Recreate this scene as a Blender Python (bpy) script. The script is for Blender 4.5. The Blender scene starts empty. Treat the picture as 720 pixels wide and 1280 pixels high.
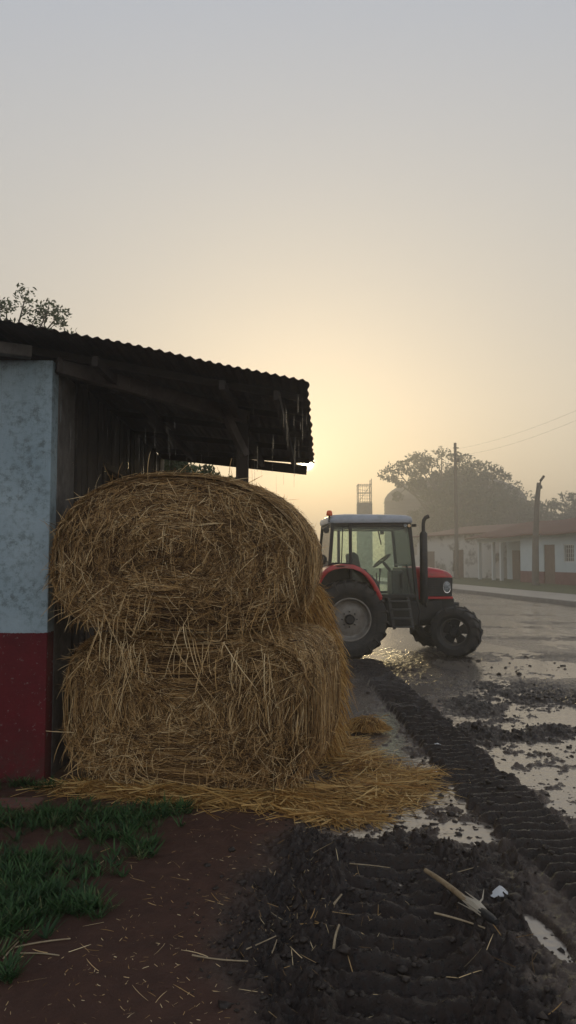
import bpy, bmesh, math, random
import numpy as np
from mathutils import Vector, Matrix

random.seed(7)
RNG = np.random.default_rng(11)
PI = math.pi
R = math.radians
SC = bpy.context.scene
COL = SC.collection

# ------------------------------------------------------------------ camera
CAM_H = 1.7
F = 924.4
PITCH = math.atan(58 / F)
cam_d = bpy.data.cameras.new("camera")
cam = bpy.data.objects.new("camera", cam_d)
COL.objects.link(cam)
cam.location = (0, 0, CAM_H)
cam.rotation_euler = (PI / 2 + PITCH, 0, 0)
cam_d.sensor_fit = 'VERTICAL'
cam_d.sensor_height = 36.0
cam_d.sensor_width = 20.25
cam_d.lens = 26.0
cam_d.clip_start = 0.05
cam_d.clip_end = 2000
SC.camera = cam

# ------------------------------------------------------------------ world and sun
SUN_EL, SUN_AZ = R(7.4), R(1.4)                       # azimuth clockwise from +Y
sun_dir = Vector((math.sin(SUN_AZ) * math.cos(SUN_EL), math.cos(SUN_AZ) * math.cos(SUN_EL), math.sin(SUN_EL)))
world = bpy.data.worlds.new("World")
SC.world = world
world.use_nodes = True
wn, wl = world.node_tree.nodes, world.node_tree.links
wn.clear()


def wmath(op, a, b=None, clamp=False):
    n = wn.new('ShaderNodeMath'); n.operation = op; n.use_clamp = clamp
    for i, v in enumerate((a, b)):
        if v is None: continue
        if isinstance(v, (int, float)): n.inputs[i].default_value = v
        else: wl.new(v, n.inputs[i])
    return n.outputs[0]


def wscale(col, fac):
    n = wn.new('ShaderNodeVectorMath'); n.operation = 'SCALE'
    if isinstance(col, tuple): n.inputs[0].default_value = col
    else: wl.new(col, n.inputs[0])
    if isinstance(fac, (int, float)): n.inputs['Scale'].default_value = fac
    else: wl.new(fac, n.inputs['Scale'])
    return n.outputs[0]


def wadd(a, b):
    n = wn.new('ShaderNodeVectorMath'); n.operation = 'ADD'
    wl.new(a, n.inputs[0]); wl.new(b, n.inputs[1])
    return n.outputs[0]


sky = wn.new('ShaderNodeTexSky')
sky.sky_type = 'NISHITA'; sky.sun_disc = False
sky.sun_elevation = SUN_EL; sky.sun_rotation = SUN_AZ
sky.dust_density = 1.5; sky.air_density = 1.0; sky.ozone_density = 1.0
tc = wn.new('ShaderNodeTexCoord')
nrm = wn.new('ShaderNodeVectorMath'); nrm.operation = 'NORMALIZE'
wl.new(tc.outputs['Generated'], nrm.inputs[0])
dot = wn.new('ShaderNodeVectorMath'); dot.operation = 'DOT_PRODUCT'
wl.new(nrm.outputs[0], dot.inputs[0]); dot.inputs[1].default_value = sun_dir
d = wmath('MAXIMUM', dot.outputs['Value'], 0.0)
sep = wn.new('ShaderNodeSeparateXYZ'); wl.new(nrm.outputs[0], sep.inputs[0])
ramp = wn.new('ShaderNodeValToRGB')                   # fog layer, by elevation
wl.new(sep.outputs['Z'], ramp.inputs[0])
e = ramp.color_ramp.elements
e[0].position = 0.0; e[0].color = (0.13, 0.112, 0.095, 1)
e[1].position = 1.0; e[1].color = (0.07, 0.078, 0.09, 1)
for p, c in ((0.09, (0.27, 0.245, 0.215)), (0.2, (0.335, 0.302, 0.264)), (0.42, (0.298, 0.295, 0.294)), (0.64, (0.252, 0.276, 0.322)), (0.80, (0.13, 0.14, 0.16))):
    q = e.new(p); q.color = (*c, 1)
back = wmath('ADD', wmath('MULTIPLY', wmath('ADD', dot.outputs['Value'], 1.0), -0.36), 1.72)   # brighter away from the sun, an added fill for camera-facing sides
fogc = wscale(ramp.outputs[0], back)
g1 = wscale((1.0, 0.76, 0.33), wmath('MULTIPLY', wmath('POWER', d, 7.0), 0.13))
g2 = wscale((1.0, 0.70, 0.30), wmath('MULTIPLY', wmath('POWER', d, 60.0), 0.05))
g3 = wscale((1.0, 0.80, 0.45), wmath('MULTIPLY', wmath('POWER', d, 900.0), 0.16))
g4 = wscale((1.0, 0.9, 0.6), wmath('MULTIPLY', wmath('POWER', d, 60000.0), 40.0))
tot = wadd(wadd(wadd(wadd(fogc, g1), g2), g3), g4)
bg1 = wn.new('ShaderNodeBackground'); wl.new(tot, bg1.inputs[0]); bg1.inputs[1].default_value = 1.0
bg2 = wn.new('ShaderNodeBackground'); wl.new(wscale(sky.outputs[0], .25), bg2.inputs[0]); bg2.inputs[1].default_value = 0.05
ads = wn.new('ShaderNodeAddShader'); wl.new(bg1.outputs[0], ads.inputs[0]); wl.new(bg2.outputs[0], ads.inputs[1])
wout = wn.new('ShaderNodeOutputWorld'); wl.new(ads.outputs[0], wout.inputs['Surface'])

sun_l = bpy.data.lights.new("sun", 'SUN')
sun_l.energy = .5; sun_l.angle = R(4.0); sun_l.color = (1.0, 0.77, 0.38)
sun = bpy.data.objects.new("sun", sun_l); COL.objects.link(sun)
sun.rotation_euler = (-sun_dir).to_track_quat('-Z', 'Y').to_euler()

SC.view_settings.view_transform = 'Standard'
SC.view_settings.look = 'None'
SC.view_settings.exposure = 0.58
SC.view_settings.gamma = 1.0
SC.view_settings.use_curve_mapping = False
SC.cycles.use_denoising = True
SC.cycles.max_bounces = 6
SC.cycles.volume_bounces = 1
SC.cycles.transparent_max_bounces = 8
SC.cycles.caustics_reflective = False
SC.cycles.caustics_refractive = False
SC.cycles.sample_clamp_indirect = 4.0


# ------------------------------------------------------------------ numeric helpers
def gp(px, py, z=0.0):
    """point on the plane z that a look along photo direction (px, py) meets"""
    x = (px - 360) / F; u = (640 - py) / F
    Y = math.cos(PITCH) - u * math.sin(PITCH); Z = math.sin(PITCH) + u * math.cos(PITCH)
    t = (z - CAM_H) / Z
    return (x * t, Y * t)


def vnoise(x, y, seed=0):
    x = np.asarray(x, float); y = np.asarray(y, float)
    xi = np.floor(x).astype(np.int64); yi = np.floor(y).astype(np.int64)
    fx = x - xi; fy = y - yi
    fx = fx * fx * (3 - 2 * fx); fy = fy * fy * (3 - 2 * fy)

    def h(a, b):
        n = (a * 374761393 + b * 668265263 + seed * 974634777) & 0xffffffff
        n = ((n ^ (n >> 13)) * 1274126177) & 0xffffffff
        n = (n ^ (n >> 16)) & 0xffffffff
        return n / 4294967295.0
    return ((h(xi, yi) * (1 - fx) + h(xi + 1, yi) * fx) * (1 - fy) +
            (h(xi, yi + 1) * (1 - fx) + h(xi + 1, yi + 1) * fx) * fy) * 2 - 1


def fbm(x, y, oct=4, seed=0, gain=0.5):
    s = 0; a = 1; tot = 0
    for i in range(oct):
        c, sn = math.cos(i * 1.1 + .4), math.sin(i * 1.1 + .4)
        f = 2.03 ** i
        s = s + a * vnoise((x * c - y * sn) * f, (x * sn + y * c) * f, seed + i * 17); tot += a; a *= gain
    return s / tot


def sstep(a, b, v):
    t = np.clip((v - a) / (b - a), 0, 1)
    return t * t * (3 - 2 * t)


# ------------------------------------------------------------------ material helpers
MATS = {}


def mat(name, color, rough=0.6, metal=0.0, spec=0.5, noise=None, bump=None, coat=0.0, ior=None):
    """noise=(scale, second colour, contrast lo, hi) ; bump=(scale, strength)"""
    if name in MATS: return MATS[name]
    m = bpy.data.materials.new(name); m.use_nodes = True
    n, l = m.node_tree.nodes, m.node_tree.links
    b = n['Principled BSDF']
    b.inputs['Base Color'].default_value = (*color, 1)
    b.inputs['Roughness'].default_value = rough
    b.inputs['Metallic'].default_value = metal
    b.inputs['Specular IOR Level'].default_value = spec
    b.inputs['Coat Weight'].default_value = coat
    if ior: b.inputs['IOR'].default_value = ior
    t = n.new('ShaderNodeTexCoord')
    if noise:
        x = n.new('ShaderNodeTexNoise'); x.inputs['Scale'].default_value = noise[0]; x.inputs['Detail'].default_value = 8
        x.inputs['Roughness'].default_value = 0.65
        l.new(t.outputs['Object'], x.inputs[0])
        r = n.new('ShaderNodeValToRGB'); l.new(x.outputs[0], r.inputs[0])
        r.color_ramp.elements[0].position = noise[2]; r.color_ramp.elements[0].color = (*color, 1)
        r.color_ramp.elements[1].position = noise[3]; r.color_ramp.elements[1].color = (*noise[1], 1)
        l.new(r.outputs[0], b.inputs['Base Color'])
    if bump:
        x = n.new('ShaderNodeTexNoise'); x.inputs['Scale'].default_value = bump[0]; x.inputs['Detail'].default_value = 6
        l.new(t.outputs['Object'], x.inputs[0])
        bp = n.new('ShaderNodeBump'); bp.inputs['Strength'].default_value = bump[1]; bp.inputs['Distance'].default_value = 0.01
        l.new(x.outputs[0], bp.inputs['Height']); l.new(bp.outputs[0], b.inputs['Normal'])
    MATS[name] = m
    return m


def tone_mat(name, stops, rough=0.7, spec=0.3, translucent=0.0):
    """colour from the per-strand 'tone' attribute"""
    m = bpy.data.materials.new(name); m.use_nodes = True
    n, l = m.node_tree.nodes, m.node_tree.links
    b = n['Principled BSDF']; b.inputs['Roughness'].default_value = rough; b.inputs['Specular IOR Level'].default_value = spec
    a = n.new('ShaderNodeAttribute'); a.attribute_name = 'tone'
    r = n.new('ShaderNodeValToRGB'); l.new(a.outputs['Fac'], r.inputs[0])
    el = r.color_ramp.elements
    el[0].position = stops[0][0]; el[0].color = (*stops[0][1], 1)
    el[1].position = stops[-1][0]; el[1].color = (*stops[-1][1], 1)
    for p, c in stops[1:-1]:
        q = el.new(p); q.color = (*c, 1)
    l.new(r.outputs[0], b.inputs['Base Color'])
    if translucent > 0:
        tr = n.new('ShaderNodeBsdfTranslucent'); l.new(r.outputs[0], tr.inputs[0])
        mx = n.new('ShaderNodeMixShader'); mx.inputs[0].default_value = translucent
        l.new(b.outputs[0], mx.inputs[1]); l.new(tr.outputs[0], mx.inputs[2])
        l.new(mx.outputs[0], n['Material Output'].inputs['Surface'])
    MATS[name] = m
    return m


# ------------------------------------------------------------------ mesh helpers
class MB:
    def __init__(s): s.v = []; s.f = []; s.M = Matrix.Identity(4)

    def add(s, vs, fs):
        o = len(s.v)
        s.v += [tuple(s.M @ Vector(v)) for v in vs]
        s.f += [tuple(i + o for i in f) for f in fs]

    def box(s, lo, hi, taper=None):
        x0, y0, z0 = lo; x1, y1, z1 = hi
        s.add([(x0, y0, z0), (x1, y0, z0), (x1, y1, z0), (x0, y1, z0), (x0, y0, z1), (x1, y0, z1), (x1, y1, z1), (x0, y1, z1)],
              [(0, 3, 2, 1), (4, 5, 6, 7), (0, 1, 5, 4), (1, 2, 6, 5), (2, 3, 7, 6), (3, 0, 4, 7)])

    def bar(s, a, b, w, h=None, up=(0, 0, 1)):
        """rectangular bar from a to b"""
        h = h or w
        a = Vector(a); b = Vector(b); t = (b - a).normalized(); u = Vector(up)
        if abs(t.dot(u)) > 0.98: u = Vector((1, 0, 0))
        n1 = t.cross(u).normalized(); n2 = n1.cross(t).normalized()
        vs = []
        for p in (a, b):
            for i, j in ((-1, -1), (1, -1), (1, 1), (-1, 1)): vs.append(p + n1 * i * w / 2 + n2 * j * h / 2)
        s.add(vs, [(0, 1, 2, 3), (7, 6, 5, 4), (0, 4, 5, 1), (1, 5, 6, 2), (2, 6, 7, 3), (3, 7, 4, 0)])

    def tube(s, pts, r, n=10, cap=True):
        pts = [Vector(p) for p in pts]
        rs = r if isinstance(r, (list, tuple)) else [r] * len(pts)
        prev = None; vs = []; fs = []
        for i, p in enumerate(pts):
            t = (pts[min(i + 1, len(pts) - 1)] - pts[max(i - 1, 0)]).normalized()
            if prev is None:
                u = Vector((0, 0, 1)) if abs(t.z) < .9 else Vector((1, 0, 0))
                prev = t.cross(u).normalized()
            n1 = (prev - t * prev.dot(t)).normalized(); prev = n1; n2 = t.cross(n1)
            for k in range(n):
                a = 2 * PI * k / n
                vs.append(p + (n1 * math.cos(a) + n2 * math.sin(a)) * rs[i])
        for i in range(len(pts) - 1):
            for k in range(n):
                fs.append((i * n + k, i * n + (k + 1) % n, (i + 1) * n + (k + 1) % n, (i + 1) * n + k))
        if cap:
            fs.append(tuple(range(n))[::-1]); o = (len(pts) - 1) * n; fs.append(tuple(range(o, o + n)))
        s.add(vs, fs)

    def lathe(s, prof, n=48, axis='y', c=(0, 0, 0), closed=False):
        """prof: (radius, along axis)"""
        vs = []; fs = []; m = len(prof)
        for k in range(n):
            a = 2 * PI * k / n
            for r, h in prof:
                if axis == 'y': vs.append((c[0] + r * math.cos(a), c[1] + h, c[2] + r * math.sin(a)))
                else: vs.append((c[0] + r * math.cos(a), c[1] + r * math.sin(a), c[2] + h))
        for k in range(n):
            k2 = (k + 1) % n
            for i in range(m - (0 if closed else 1)):
                j = (i + 1) % m
                fs.append((k * m + i, k * m + j, k2 * m + j, k2 * m + i))
        s.add(vs, fs)

    def prism(s, poly, y0, y1):
        """poly in (x, z), extruded along y"""
        n = len(poly)
        vs = [(x, y0, z) for x, z in poly] + [(x, y1, z) for x, z in poly]
        fs = [tuple(range(n)), tuple(range(2 * n - 1, n - 1, -1))]
        fs += [(i, i + n, (i + 1) % n + n, (i + 1) % n) for i in range(n)]
        s.add(vs, fs)

    def build(s, name, m, parent=None, smooth=True, bevel=0.0, ang=35, segs=2):
        me = bpy.data.meshes.new(name)
        me.from_pydata(s.v, [], s.f)
        bm = bmesh.new(); bm.from_mesh(me); bmesh.ops.recalc_face_normals(bm, faces=bm.faces); bm.to_mesh(me); bm.free()
        me.materials.append(m)
        if smooth:
            me.polygons.foreach_set('use_smooth', [True] * len(me.polygons))
            me.set_sharp_from_angle(angle=R(ang))
        o = bpy.data.objects.new(name, me); COL.objects.link(o)
        if parent: o.parent = parent
        if bevel:
            b = o.modifiers.new('bevel', 'BEVEL'); b.width = bevel; b.segments = segs; b.limit_method = 'ANGLE'; b.angle_limit = R(40)
        return o


def raw_mesh(name, V, Fq, m, parent=None, tone=None, smooth=False):
    """numpy verts (n,3), quad faces (k,4)"""
    me = bpy.data.meshes.new(name)
    V = np.asarray(V, np.float32); Fq = np.asarray(Fq, np.int32)
    me.vertices.add(len(V)); me.vertices.foreach_set('co', V.ravel())
    me.loops.add(Fq.size); me.loops.foreach_set('vertex_index', Fq.ravel())
    me.polygons.add(len(Fq)); me.polygons.foreach_set('loop_start', np.arange(len(Fq), dtype=np.int32) * Fq.shape[1])
    me.update(calc_edges=True)
    if smooth: me.polygons.foreach_set('use_smooth', np.ones(len(Fq), bool))
    if tone is not None:
        a = me.attributes.new('tone', 'FLOAT', 'POINT'); a.data.foreach_set('value', np.asarray(tone, np.float32))
    me.materials.append(m)
    o = bpy.data.objects.new(name, me); COL.objects.link(o)
    if parent: o.parent = parent
    return o


def tag(o, label=None, cat=None, group=None, kind=None):
    if label: o['label'] = label
    if cat: o['category'] = cat
    if group: o['group'] = group
    if kind: o['kind'] = kind
    return o


def thing(name, loc, label, cat, rz=0.0, group=None):
    o = bpy.data.objects.new(name, None); COL.objects.link(o)
    o.empty_display_size = 0.2
    o.location = loc; o.rotation_euler = (0, 0, rz)
    return tag(o, label, cat, group)


def strands(P, W, side=None, taper=True):
    """P (n,k,3) polylines -> flat ribbons; W (n,) widths. returns V, F"""
    n, k, _ = P.shape
    T = np.gradient(P, axis=1)
    if side is None:
        side = RNG.normal(size=(n, 3))
    S = np.cross(T, side[:, None, :])
    S /= (np.linalg.norm(S, axis=2, keepdims=True) + 1e-9)
    w = W[:, None, None] * 0.5
    prof = np.ones(k); prof[-1] = 0.35 if taper else 1.0
    S = S * w * prof[None, :, None]
    V = np.stack([P - S, P + S], axis=2).reshape(-1, 3)
    base = (np.arange(n) * k * 2)[:, None] + (np.arange(k - 1) * 2)[None, :]
    Fq = np.stack([base, base + 1, base + 3, base + 2], axis=2).reshape(-1, 4)
    return V, Fq


def merge(parts):
    Vs, Fs, Ts = [], [], []; o = 0
    for V, Fq, T in parts:
        Vs.append(V); Fs.append(Fq + o); Ts.append(T); o += len(V)
    return np.concatenate(Vs), np.concatenate(Fs), np.concatenate(Ts)


# ------------------------------------------------------------------ ground
WATER_Z = -0.0275


def pline_dist(x, y, pts):
    """distance to polyline, signed side and arc length"""
    x = np.asarray(x, float); y = np.asarray(y, float)
    sel = (y < 14) & (y > 1) & (np.abs(x) < 6)
    B_ = np.full(x.shape, 9.0); A_ = np.zeros(x.shape)
    if sel.any(): B_[sel], A_[sel] = _pline(x[sel], y[sel], pts)
    return B_, A_


def _pline(x, y, pts):
    best = np.full(np.shape(x), 1e9); arc = np.zeros(np.shape(x)); L = 0
    for (ax, ay), (bx, by) in zip(pts[:-1], pts[1:]):
        dx, dy = bx - ax, by - ay; l = math.hypot(dx, dy)
        t = np.clip(((x - ax) * dx + (y - ay) * dy) / l ** 2, 0, 1)
        dd = np.hypot(x - ax - t * dx, y - ay - t * dy)
        m = dd < best
        best = np.where(m, dd, best); arc = np.where(m, L + t * l, arc); L += l
    return best, arc


def dense(pts, k=8):
    out = []
    P = [pts[0]] + list(pts) + [pts[-1]]
    for i in range(1, len(P) - 2):
        for j in range(k):
            t = j / k
            p0, p1, p2, p3 = P[i - 1], P[i], P[i + 1], P[i + 2]
            out.append(tuple(0.5 * ((2 * p1[q]) + (-p0[q] + p2[q]) * t + (2 * p0[q] - 5 * p1[q] + 4 * p2[q] - p3[q]) * t * t +
                                    (-p0[q] + 3 * p1[q] - 3 * p2[q] + p3[q]) * t ** 3) for q in (0, 1)))
    out.append(pts[-1]); return out


TRACK1 = dense([gp(455, 828), gp(474, 846), gp(521, 891), gp(584, 958), gp(648, 1020), gp(735, 1091), gp(840, 1180), gp(1000, 1330)], 4)
TRACK2 = dense([gp(478, 1040), gp(488, 1090), gp(498, 1150), gp(504, 1210), gp(512, 1300), gp(520, 1420)], 4)


def blob(x, y, px, py, rx, ry, ang=0.0, p=1.0):
    """soft region mask round a ground point; rx, ry in metres"""
    cx, cy = gp(px, py)
    c, s = math.cos(ang), math.sin(ang)
    u = ((x - cx) * c + (y - cy) * s) / rx; v = (-(x - cx) * s + (y - cy) * c) / ry
    return np.clip(1.35 - np.sqrt(u * u + v * v) * 0.9, 0, 1)


def zones(x, y):
    x = np.asarray(x, float); y = np.asarray(y, float)
    wob = fbm(x * 1.3, y * 1.3, 3, 5) * 0.25 + fbm(x * 5, y * 5, 2, 8) * 0.08
    # edge of the firm red earth: runs from the straw towards the camera
    edge = np.interp(y, [2.4, 3.0, 4.0, 5.0, 6.0], [0.0, -0.25, -0.15, 0.15, 0.1])
    red = sstep(0.18, -0.18, x - edge + wob) * sstep(9, 6, y)
    road = sstep(7.5, 13.0, y + wob * 4 + (x - 2) * 0.3)
    far = sstep(14, 20, y)
    d1, a1 = pline_dist(x, y, TRACK1)
    d2, a2 = pline_dist(x, y, TRACK2)
    t1 = sstep(0.275, 0.215, d1 + fbm(x * 9, y * 9, 2, 91) * 0.045)
    t2 = sstep(0.30, 0.20, d2 + fbm(x * 9, y * 9, 2, 92) * 0.03) * sstep(4.7, 4.3, y)
    pud = np.zeros_like(x)
    for a in ((452, 1030, .28, .20, .3), (500, 1020, .3, .25, 0), (545, 1010, .36, .36, -.5), (588, 1040, .20, .42, .25), (612, 1068, .10, .2, .25), (655, 1010, .3, .3, 0) if False else (600, 1062, .16, .3, .2),
              (460, 920, .20, .50, 0), (640, 905, 1.0, .85, .1), (700, 950, .9, .7, .1), (620, 935, .5, .6, 0), (610, 885, .8, .7, 0), (588, 862, .7, 1.0, .2), (700, 838, .9, .7, 0),
              (682, 1165, .05, .2, .1), (500, 800, 1.1, 1.6, .2), (640, 830, 1.2, .55, 0)):
        pud = np.maximum(pud, blob(x, y, *a))
    pud = np.clip(pud * (1 - red), 0, 1)
    # dark churned mud bands
    band = np.zeros_like(x)
    for a in ((690, 868, 1.3, .8, -.12), (640, 856, .9, .5, -.1), (590, 880, .35, .7, 0), (640, 818, 1.6, .6, -.1), (700, 912, .3, .35, 0), (650, 918, .4, .22, 0), (600, 915, .25, .4, 0),
              (560, 1075, .5, .25, 0), (470, 835, .9, .9, 0), (690, 797, 2.2, .45, -.1), (640, 783, 1.6, .35, -.1), (715, 778, 2.2, .5, -.12), (655, 768, 2.4, .4, -.12), (560, 822, .8, .4, 0)):
        band = np.maximum(band, blob(x, y, *a))
    wb2 = fbm(x * 13, y * 13, 3, 15) * .22
    near = sstep(5.2, 4.8, y + wob + wb2) * (1 - red) * (1 - .85 * sstep(.98, 1.10, x + wob * .5 + wb2 - (y - 3) * .12))
    return red, road, far, t1, t2, a1, a2, d1, d2, pud, band, near


def height(x, y, zz=None):
    x = np.asarray(x, float); y = np.asarray(y, float)
    red, road, far, t1, t2, a1, a2, d1, d2, pud, band, near = zz if zz is not None else zones(x, y)
    n_lo = fbm(x * 0.9, y * 0.9, 3, 1)
    n_md = fbm(x * 4, y * 4, 4, 2, 0.6)
    n_hi = fbm(x * 17, y * 17, 4, 3, 0.6)
    rid = 1 - np.abs(fbm(x * 13, y * 13, 3, 33, .55)) * 2.2
    cl = fbm(x * 9, y * 9, 3, 41, .6)
    sharp = np.clip(np.abs(fbm(x * 24, y * 24, 3, 47, .6)) * 2.4, 0, 1)
    h = 0.006 + n_lo * 0.008 + n_md * 0.010 + n_hi * 0.0025
    # churned clods in the near mud
    churn = np.clip(near * (1 - pud * 1.1) + band * 0.9, 0, 1) * (1 - red)
    crumb = np.clip(fbm(x * 34, y * 34, 3, 83, .6) + .02, 0, 1) * .048
    flat_ = (1 - red) * (1 - churn) * sstep(12, 8, y)
    h = h + flat_ * (np.clip(cl - .12, 0, 1) * .05 + np.clip(sharp - .75, 0, 1) * .012 + np.clip(crumb - .009, 0, 1) * .55)
    h = h + churn * (np.clip(cl, -.3, .6) * 0.050 + np.clip(rid, -.2, 1) * 0.014 + n_hi * 0.026 + sharp * 0.012 + crumb - 0.010)
    # flooded low parts, with islands of mud
    h = h - np.minimum(pud * 1.5, 1) * (1 - band * 0.75) * (0.052 - np.clip(n_md, -1, 1) * 0.032 - n_hi * 0.034 - n_lo * .01)
    # the sheet of thin mud in the open yard
    yard = (1 - red) * (1 - near) * (1 - np.clip(pud, 0, 1)) * (1 - road)
    h = h - yard * sstep(4.0, 5.2, y) * (0.0435 + n_md * 0.010 + n_hi * .004)
    # long streaks on the road
    st = fbm((x + y * .17) * 1.6, y * 0.45, 4, 61, .6)
    h = h * (1 - road * .6) + road * (-0.0290 + st * 0.028 + n_hi * 0.007 + n_md * .006)
    # beyond the lane the land is level
    side = sstep(2, 6, -x - 2) * sstep(3, 6, y)
    h = h * (1 - side) + side * 0.0
    h = h + red * (0.014 + n_hi * 0.003)
    # tyre tracks with cross bars
    def bars(arc, dd, sp, hgt, seed):
        ph = arc / sp + fbm(x * 3, y * 3, 2, seed) * 0.12 + dd * 0.5
        w = np.abs((ph % 1.0) * 2 - 1)
        return (np.clip(w * 3.0 - 1.4, 0, 1)) ** 1.1 * hgt
    m1 = t1 * np.clip(1 - (pud > 1) * .3, 0, 1)
    lug1 = bars(a1, d1, 0.125, 0.056, 71) * (1.05 + n_md * .6) + n_hi * 0.009 + sharp * .003 + crumb * .22
    h = h * (1 - m1) + m1 * (-0.027 + lug1 + sstep(5, 12, y) * .006)
    berm1 = np.exp(-((d1 - 0.30) / 0.055) ** 2)
    h = h + berm1 * (0.004 + cl * 0.034 + n_hi * .01) * sstep(11, 8, y)
    lug2 = bars(a2, d2, 0.150, 0.062, 72) * (0.85 + n_md * .7) + cl * 0.012 + n_hi * 0.012 + crumb * .3
    h = h * (1 - t2 * .85) + t2 * .85 * (-0.024 + lug2)
    berm2 = np.exp(-((d2 - 0.31) / 0.07) ** 2) * sstep(4.6, 4.2, y)
    h = h + berm2 * (0.018 + cl * 0.05)
    return h


def axis_coords():
    xs = list(np.concatenate([np.arange(-2.5, -.9, .012), np.arange(-.9, 2.0, .0082), np.arange(2.0, 3.2, .011)])); s = 0.011
    x = xs[-1]; s = .011
    while x < 320: s *= 1.022 if x < 16 else 1.12; x += s; xs.append(x)
    x = -2.5; s = 0.011; lo = []
    while x > -320: s *= 1.06; x -= s; lo.append(x)
    xs = np.array(lo[::-1] + xs)
    ys = [1.7]; s = .009
    while ys[-1] < 420:
        y = ys[-1]; s = max(.0082, .0024 * y) if y < 26 else s * 1.07
        ys.append(y + s)
    y = 1.7; s = .02; lo = []
    while y > -120: s *= 1.15; y -= s; lo.append(y)
    return xs, np.array(lo[::-1] + ys)


gx, gy = axis_coords()
GX, GY = np.meshgrid(gx, gy)
z = zones(GX, GY)
GH = height(GX, GY, z)
Vg = np.stack([GX, GY, GH], axis=2).reshape(-1, 3)
ny, nx = GX.shape
idx = np.arange(ny * nx).reshape(ny, nx)
Fg = np.stack([idx[:-1, :-1], idx[:-1, 1:], idx[1:, 1:], idx[1:, :-1]], axis=2).reshape(-1, 4)

gm = bpy.data.materials.new('wet_mud'); gm.use_nodes = True
n, l = gm.node_tree.nodes, gm.node_tree.links
b = n['Principled BSDF']
att = n.new('ShaderNodeAttribute'); att.attribute_name = 'zone'
sp = n.new('ShaderNodeSeparateColor'); l.new(att.outputs['Color'], sp.inputs[0])
tcn = n.new('ShaderNodeTexCoord')


def gnoise(scale, detail=8, rough=.65):
    x = n.new('ShaderNodeTexNoise'); x.inputs['Scale'].default_value = scale; x.inputs['Detail'].default_value = detail
    x.inputs['Roughness'].default_value = rough
    l.new(tcn.outputs['Object'], x.inputs[0]); return x.outputs[0]


def gramp(src, stops):
    r = n.new('ShaderNodeValToRGB'); l.new(src, r.inputs[0]); el = r.color_ramp.elements
    el[0].position = stops[0][0]; el[0].color = (*stops[0][1], 1); el[1].position = stops[-1][0]; el[1].color = (*stops[-1][1], 1)
    return r.outputs[0]


def gmix(f, a, c):
    x = n.new('ShaderNodeMix'); x.data_type = 'RGBA'
    if isinstance(f, float): x.inputs[0].default_value = f
    else: l.new(f, x.inputs[0])
    l.new(a, x.inputs[6]); l.new(c, x.inputs[7]); return x.outputs[2]


nz1 = gnoise(7); nz2 = gnoise(38); nz3 = gnoise(1.3)
mud = gramp(nz2, [(.35, (.008, .0045, .003)), (.68, (.034, .019, .013))])
flatc = gramp(nz1, [(.3, (.055, .036, .026)), (.7, (.105, .074, .054))])
redc = gramp(nz1, [(.3, (.050, .020, .012)), (.72, (.092, .040, .024))])
roadc = gramp(nz3, [(.35, (.050, .040, .033)), (.65, (.12, .10, .085))])
c1 = gmix(sp.outputs[0], mud, redc)
c1 = gmix(sp.outputs[2], c1, flatc)
c2 = gmix(sp.outputs[1], c1, roadc)
l.new(c2, b.inputs['Base Color'])
rr = n.new('ShaderNodeMapRange'); l.new(nz2, rr.inputs[0]); rr.inputs[1].default_value = .3; rr.inputs[2].default_value = .7
rr.inputs[3].default_value = .06; rr.inputs[4].default_value = .85
mr = n.new('ShaderNodeMix'); l.new(sp.outputs[0], mr.inputs[0]); l.new(rr.outputs[0], mr.inputs[2]); mr.inputs[3].default_value = .8
mxw = n.new('ShaderNodeMath'); mxw.operation = 'MAXIMUM'; l.new(sp.outputs[1], mxw.inputs[0]); l.new(sp.outputs[2], mxw.inputs[1])
mr2 = n.new('ShaderNodeMix'); l.new(mxw.outputs[0], mr2.inputs[0]); l.new(mr.outputs[0], mr2.inputs[2])
rr2 = n.new('ShaderNodeMapRange'); l.new(nz2, rr2.inputs[0]); rr2.inputs[1].default_value = .35; rr2.inputs[2].default_value = .65
rr2.inputs[3].default_value = .13; rr2.inputs[4].default_value = .34; l.new(rr2.outputs[0], mr2.inputs[3])
l.new(mr2.outputs[0], b.inputs['Roughness'])
ir = n.new('ShaderNodeMix'); l.new(mxw.outputs[0], ir.inputs[0]); ir.inputs[2].default_value = 1.48; ir.inputs[3].default_value = 1.55; l.new(ir.outputs[0], b.inputs['IOR'])
bp = n.new('ShaderNodeBump'); bp.inputs['Strength'].default_value = 1.0; bp.inputs['Distance'].default_value = .008
bn = gnoise(75, 7, .75); l.new(bn, bp.inputs['Height']); l.new(bp.outputs[0], b.inputs['Normal'])

ground = raw_mesh('ground', Vg, Fg, gm, smooth=True)
tag(ground, kind='structure')
zc = np.zeros((ny * nx, 4), np.float32)
zc[:, 0] = np.clip(z[0].ravel(), 0, 1); zc[:, 1] = np.clip((z[1] * (1 - z[10] * .8)).ravel(), 0, 1) * .8; zc[:, 2] = np.clip(((1 - z[0]) * (1 - z[3]) * (1 - z[4]) * (1 - z[10]) * np.clip(np.maximum(1 - z[11], z[9] * 1.5), 0, 1)).ravel(), 0, 1); zc[:, 3] = 1
ca = ground.data.attributes.new('zone', 'FLOAT_COLOR', 'POINT'); ca.data.foreach_set('color', zc.ravel())

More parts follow.
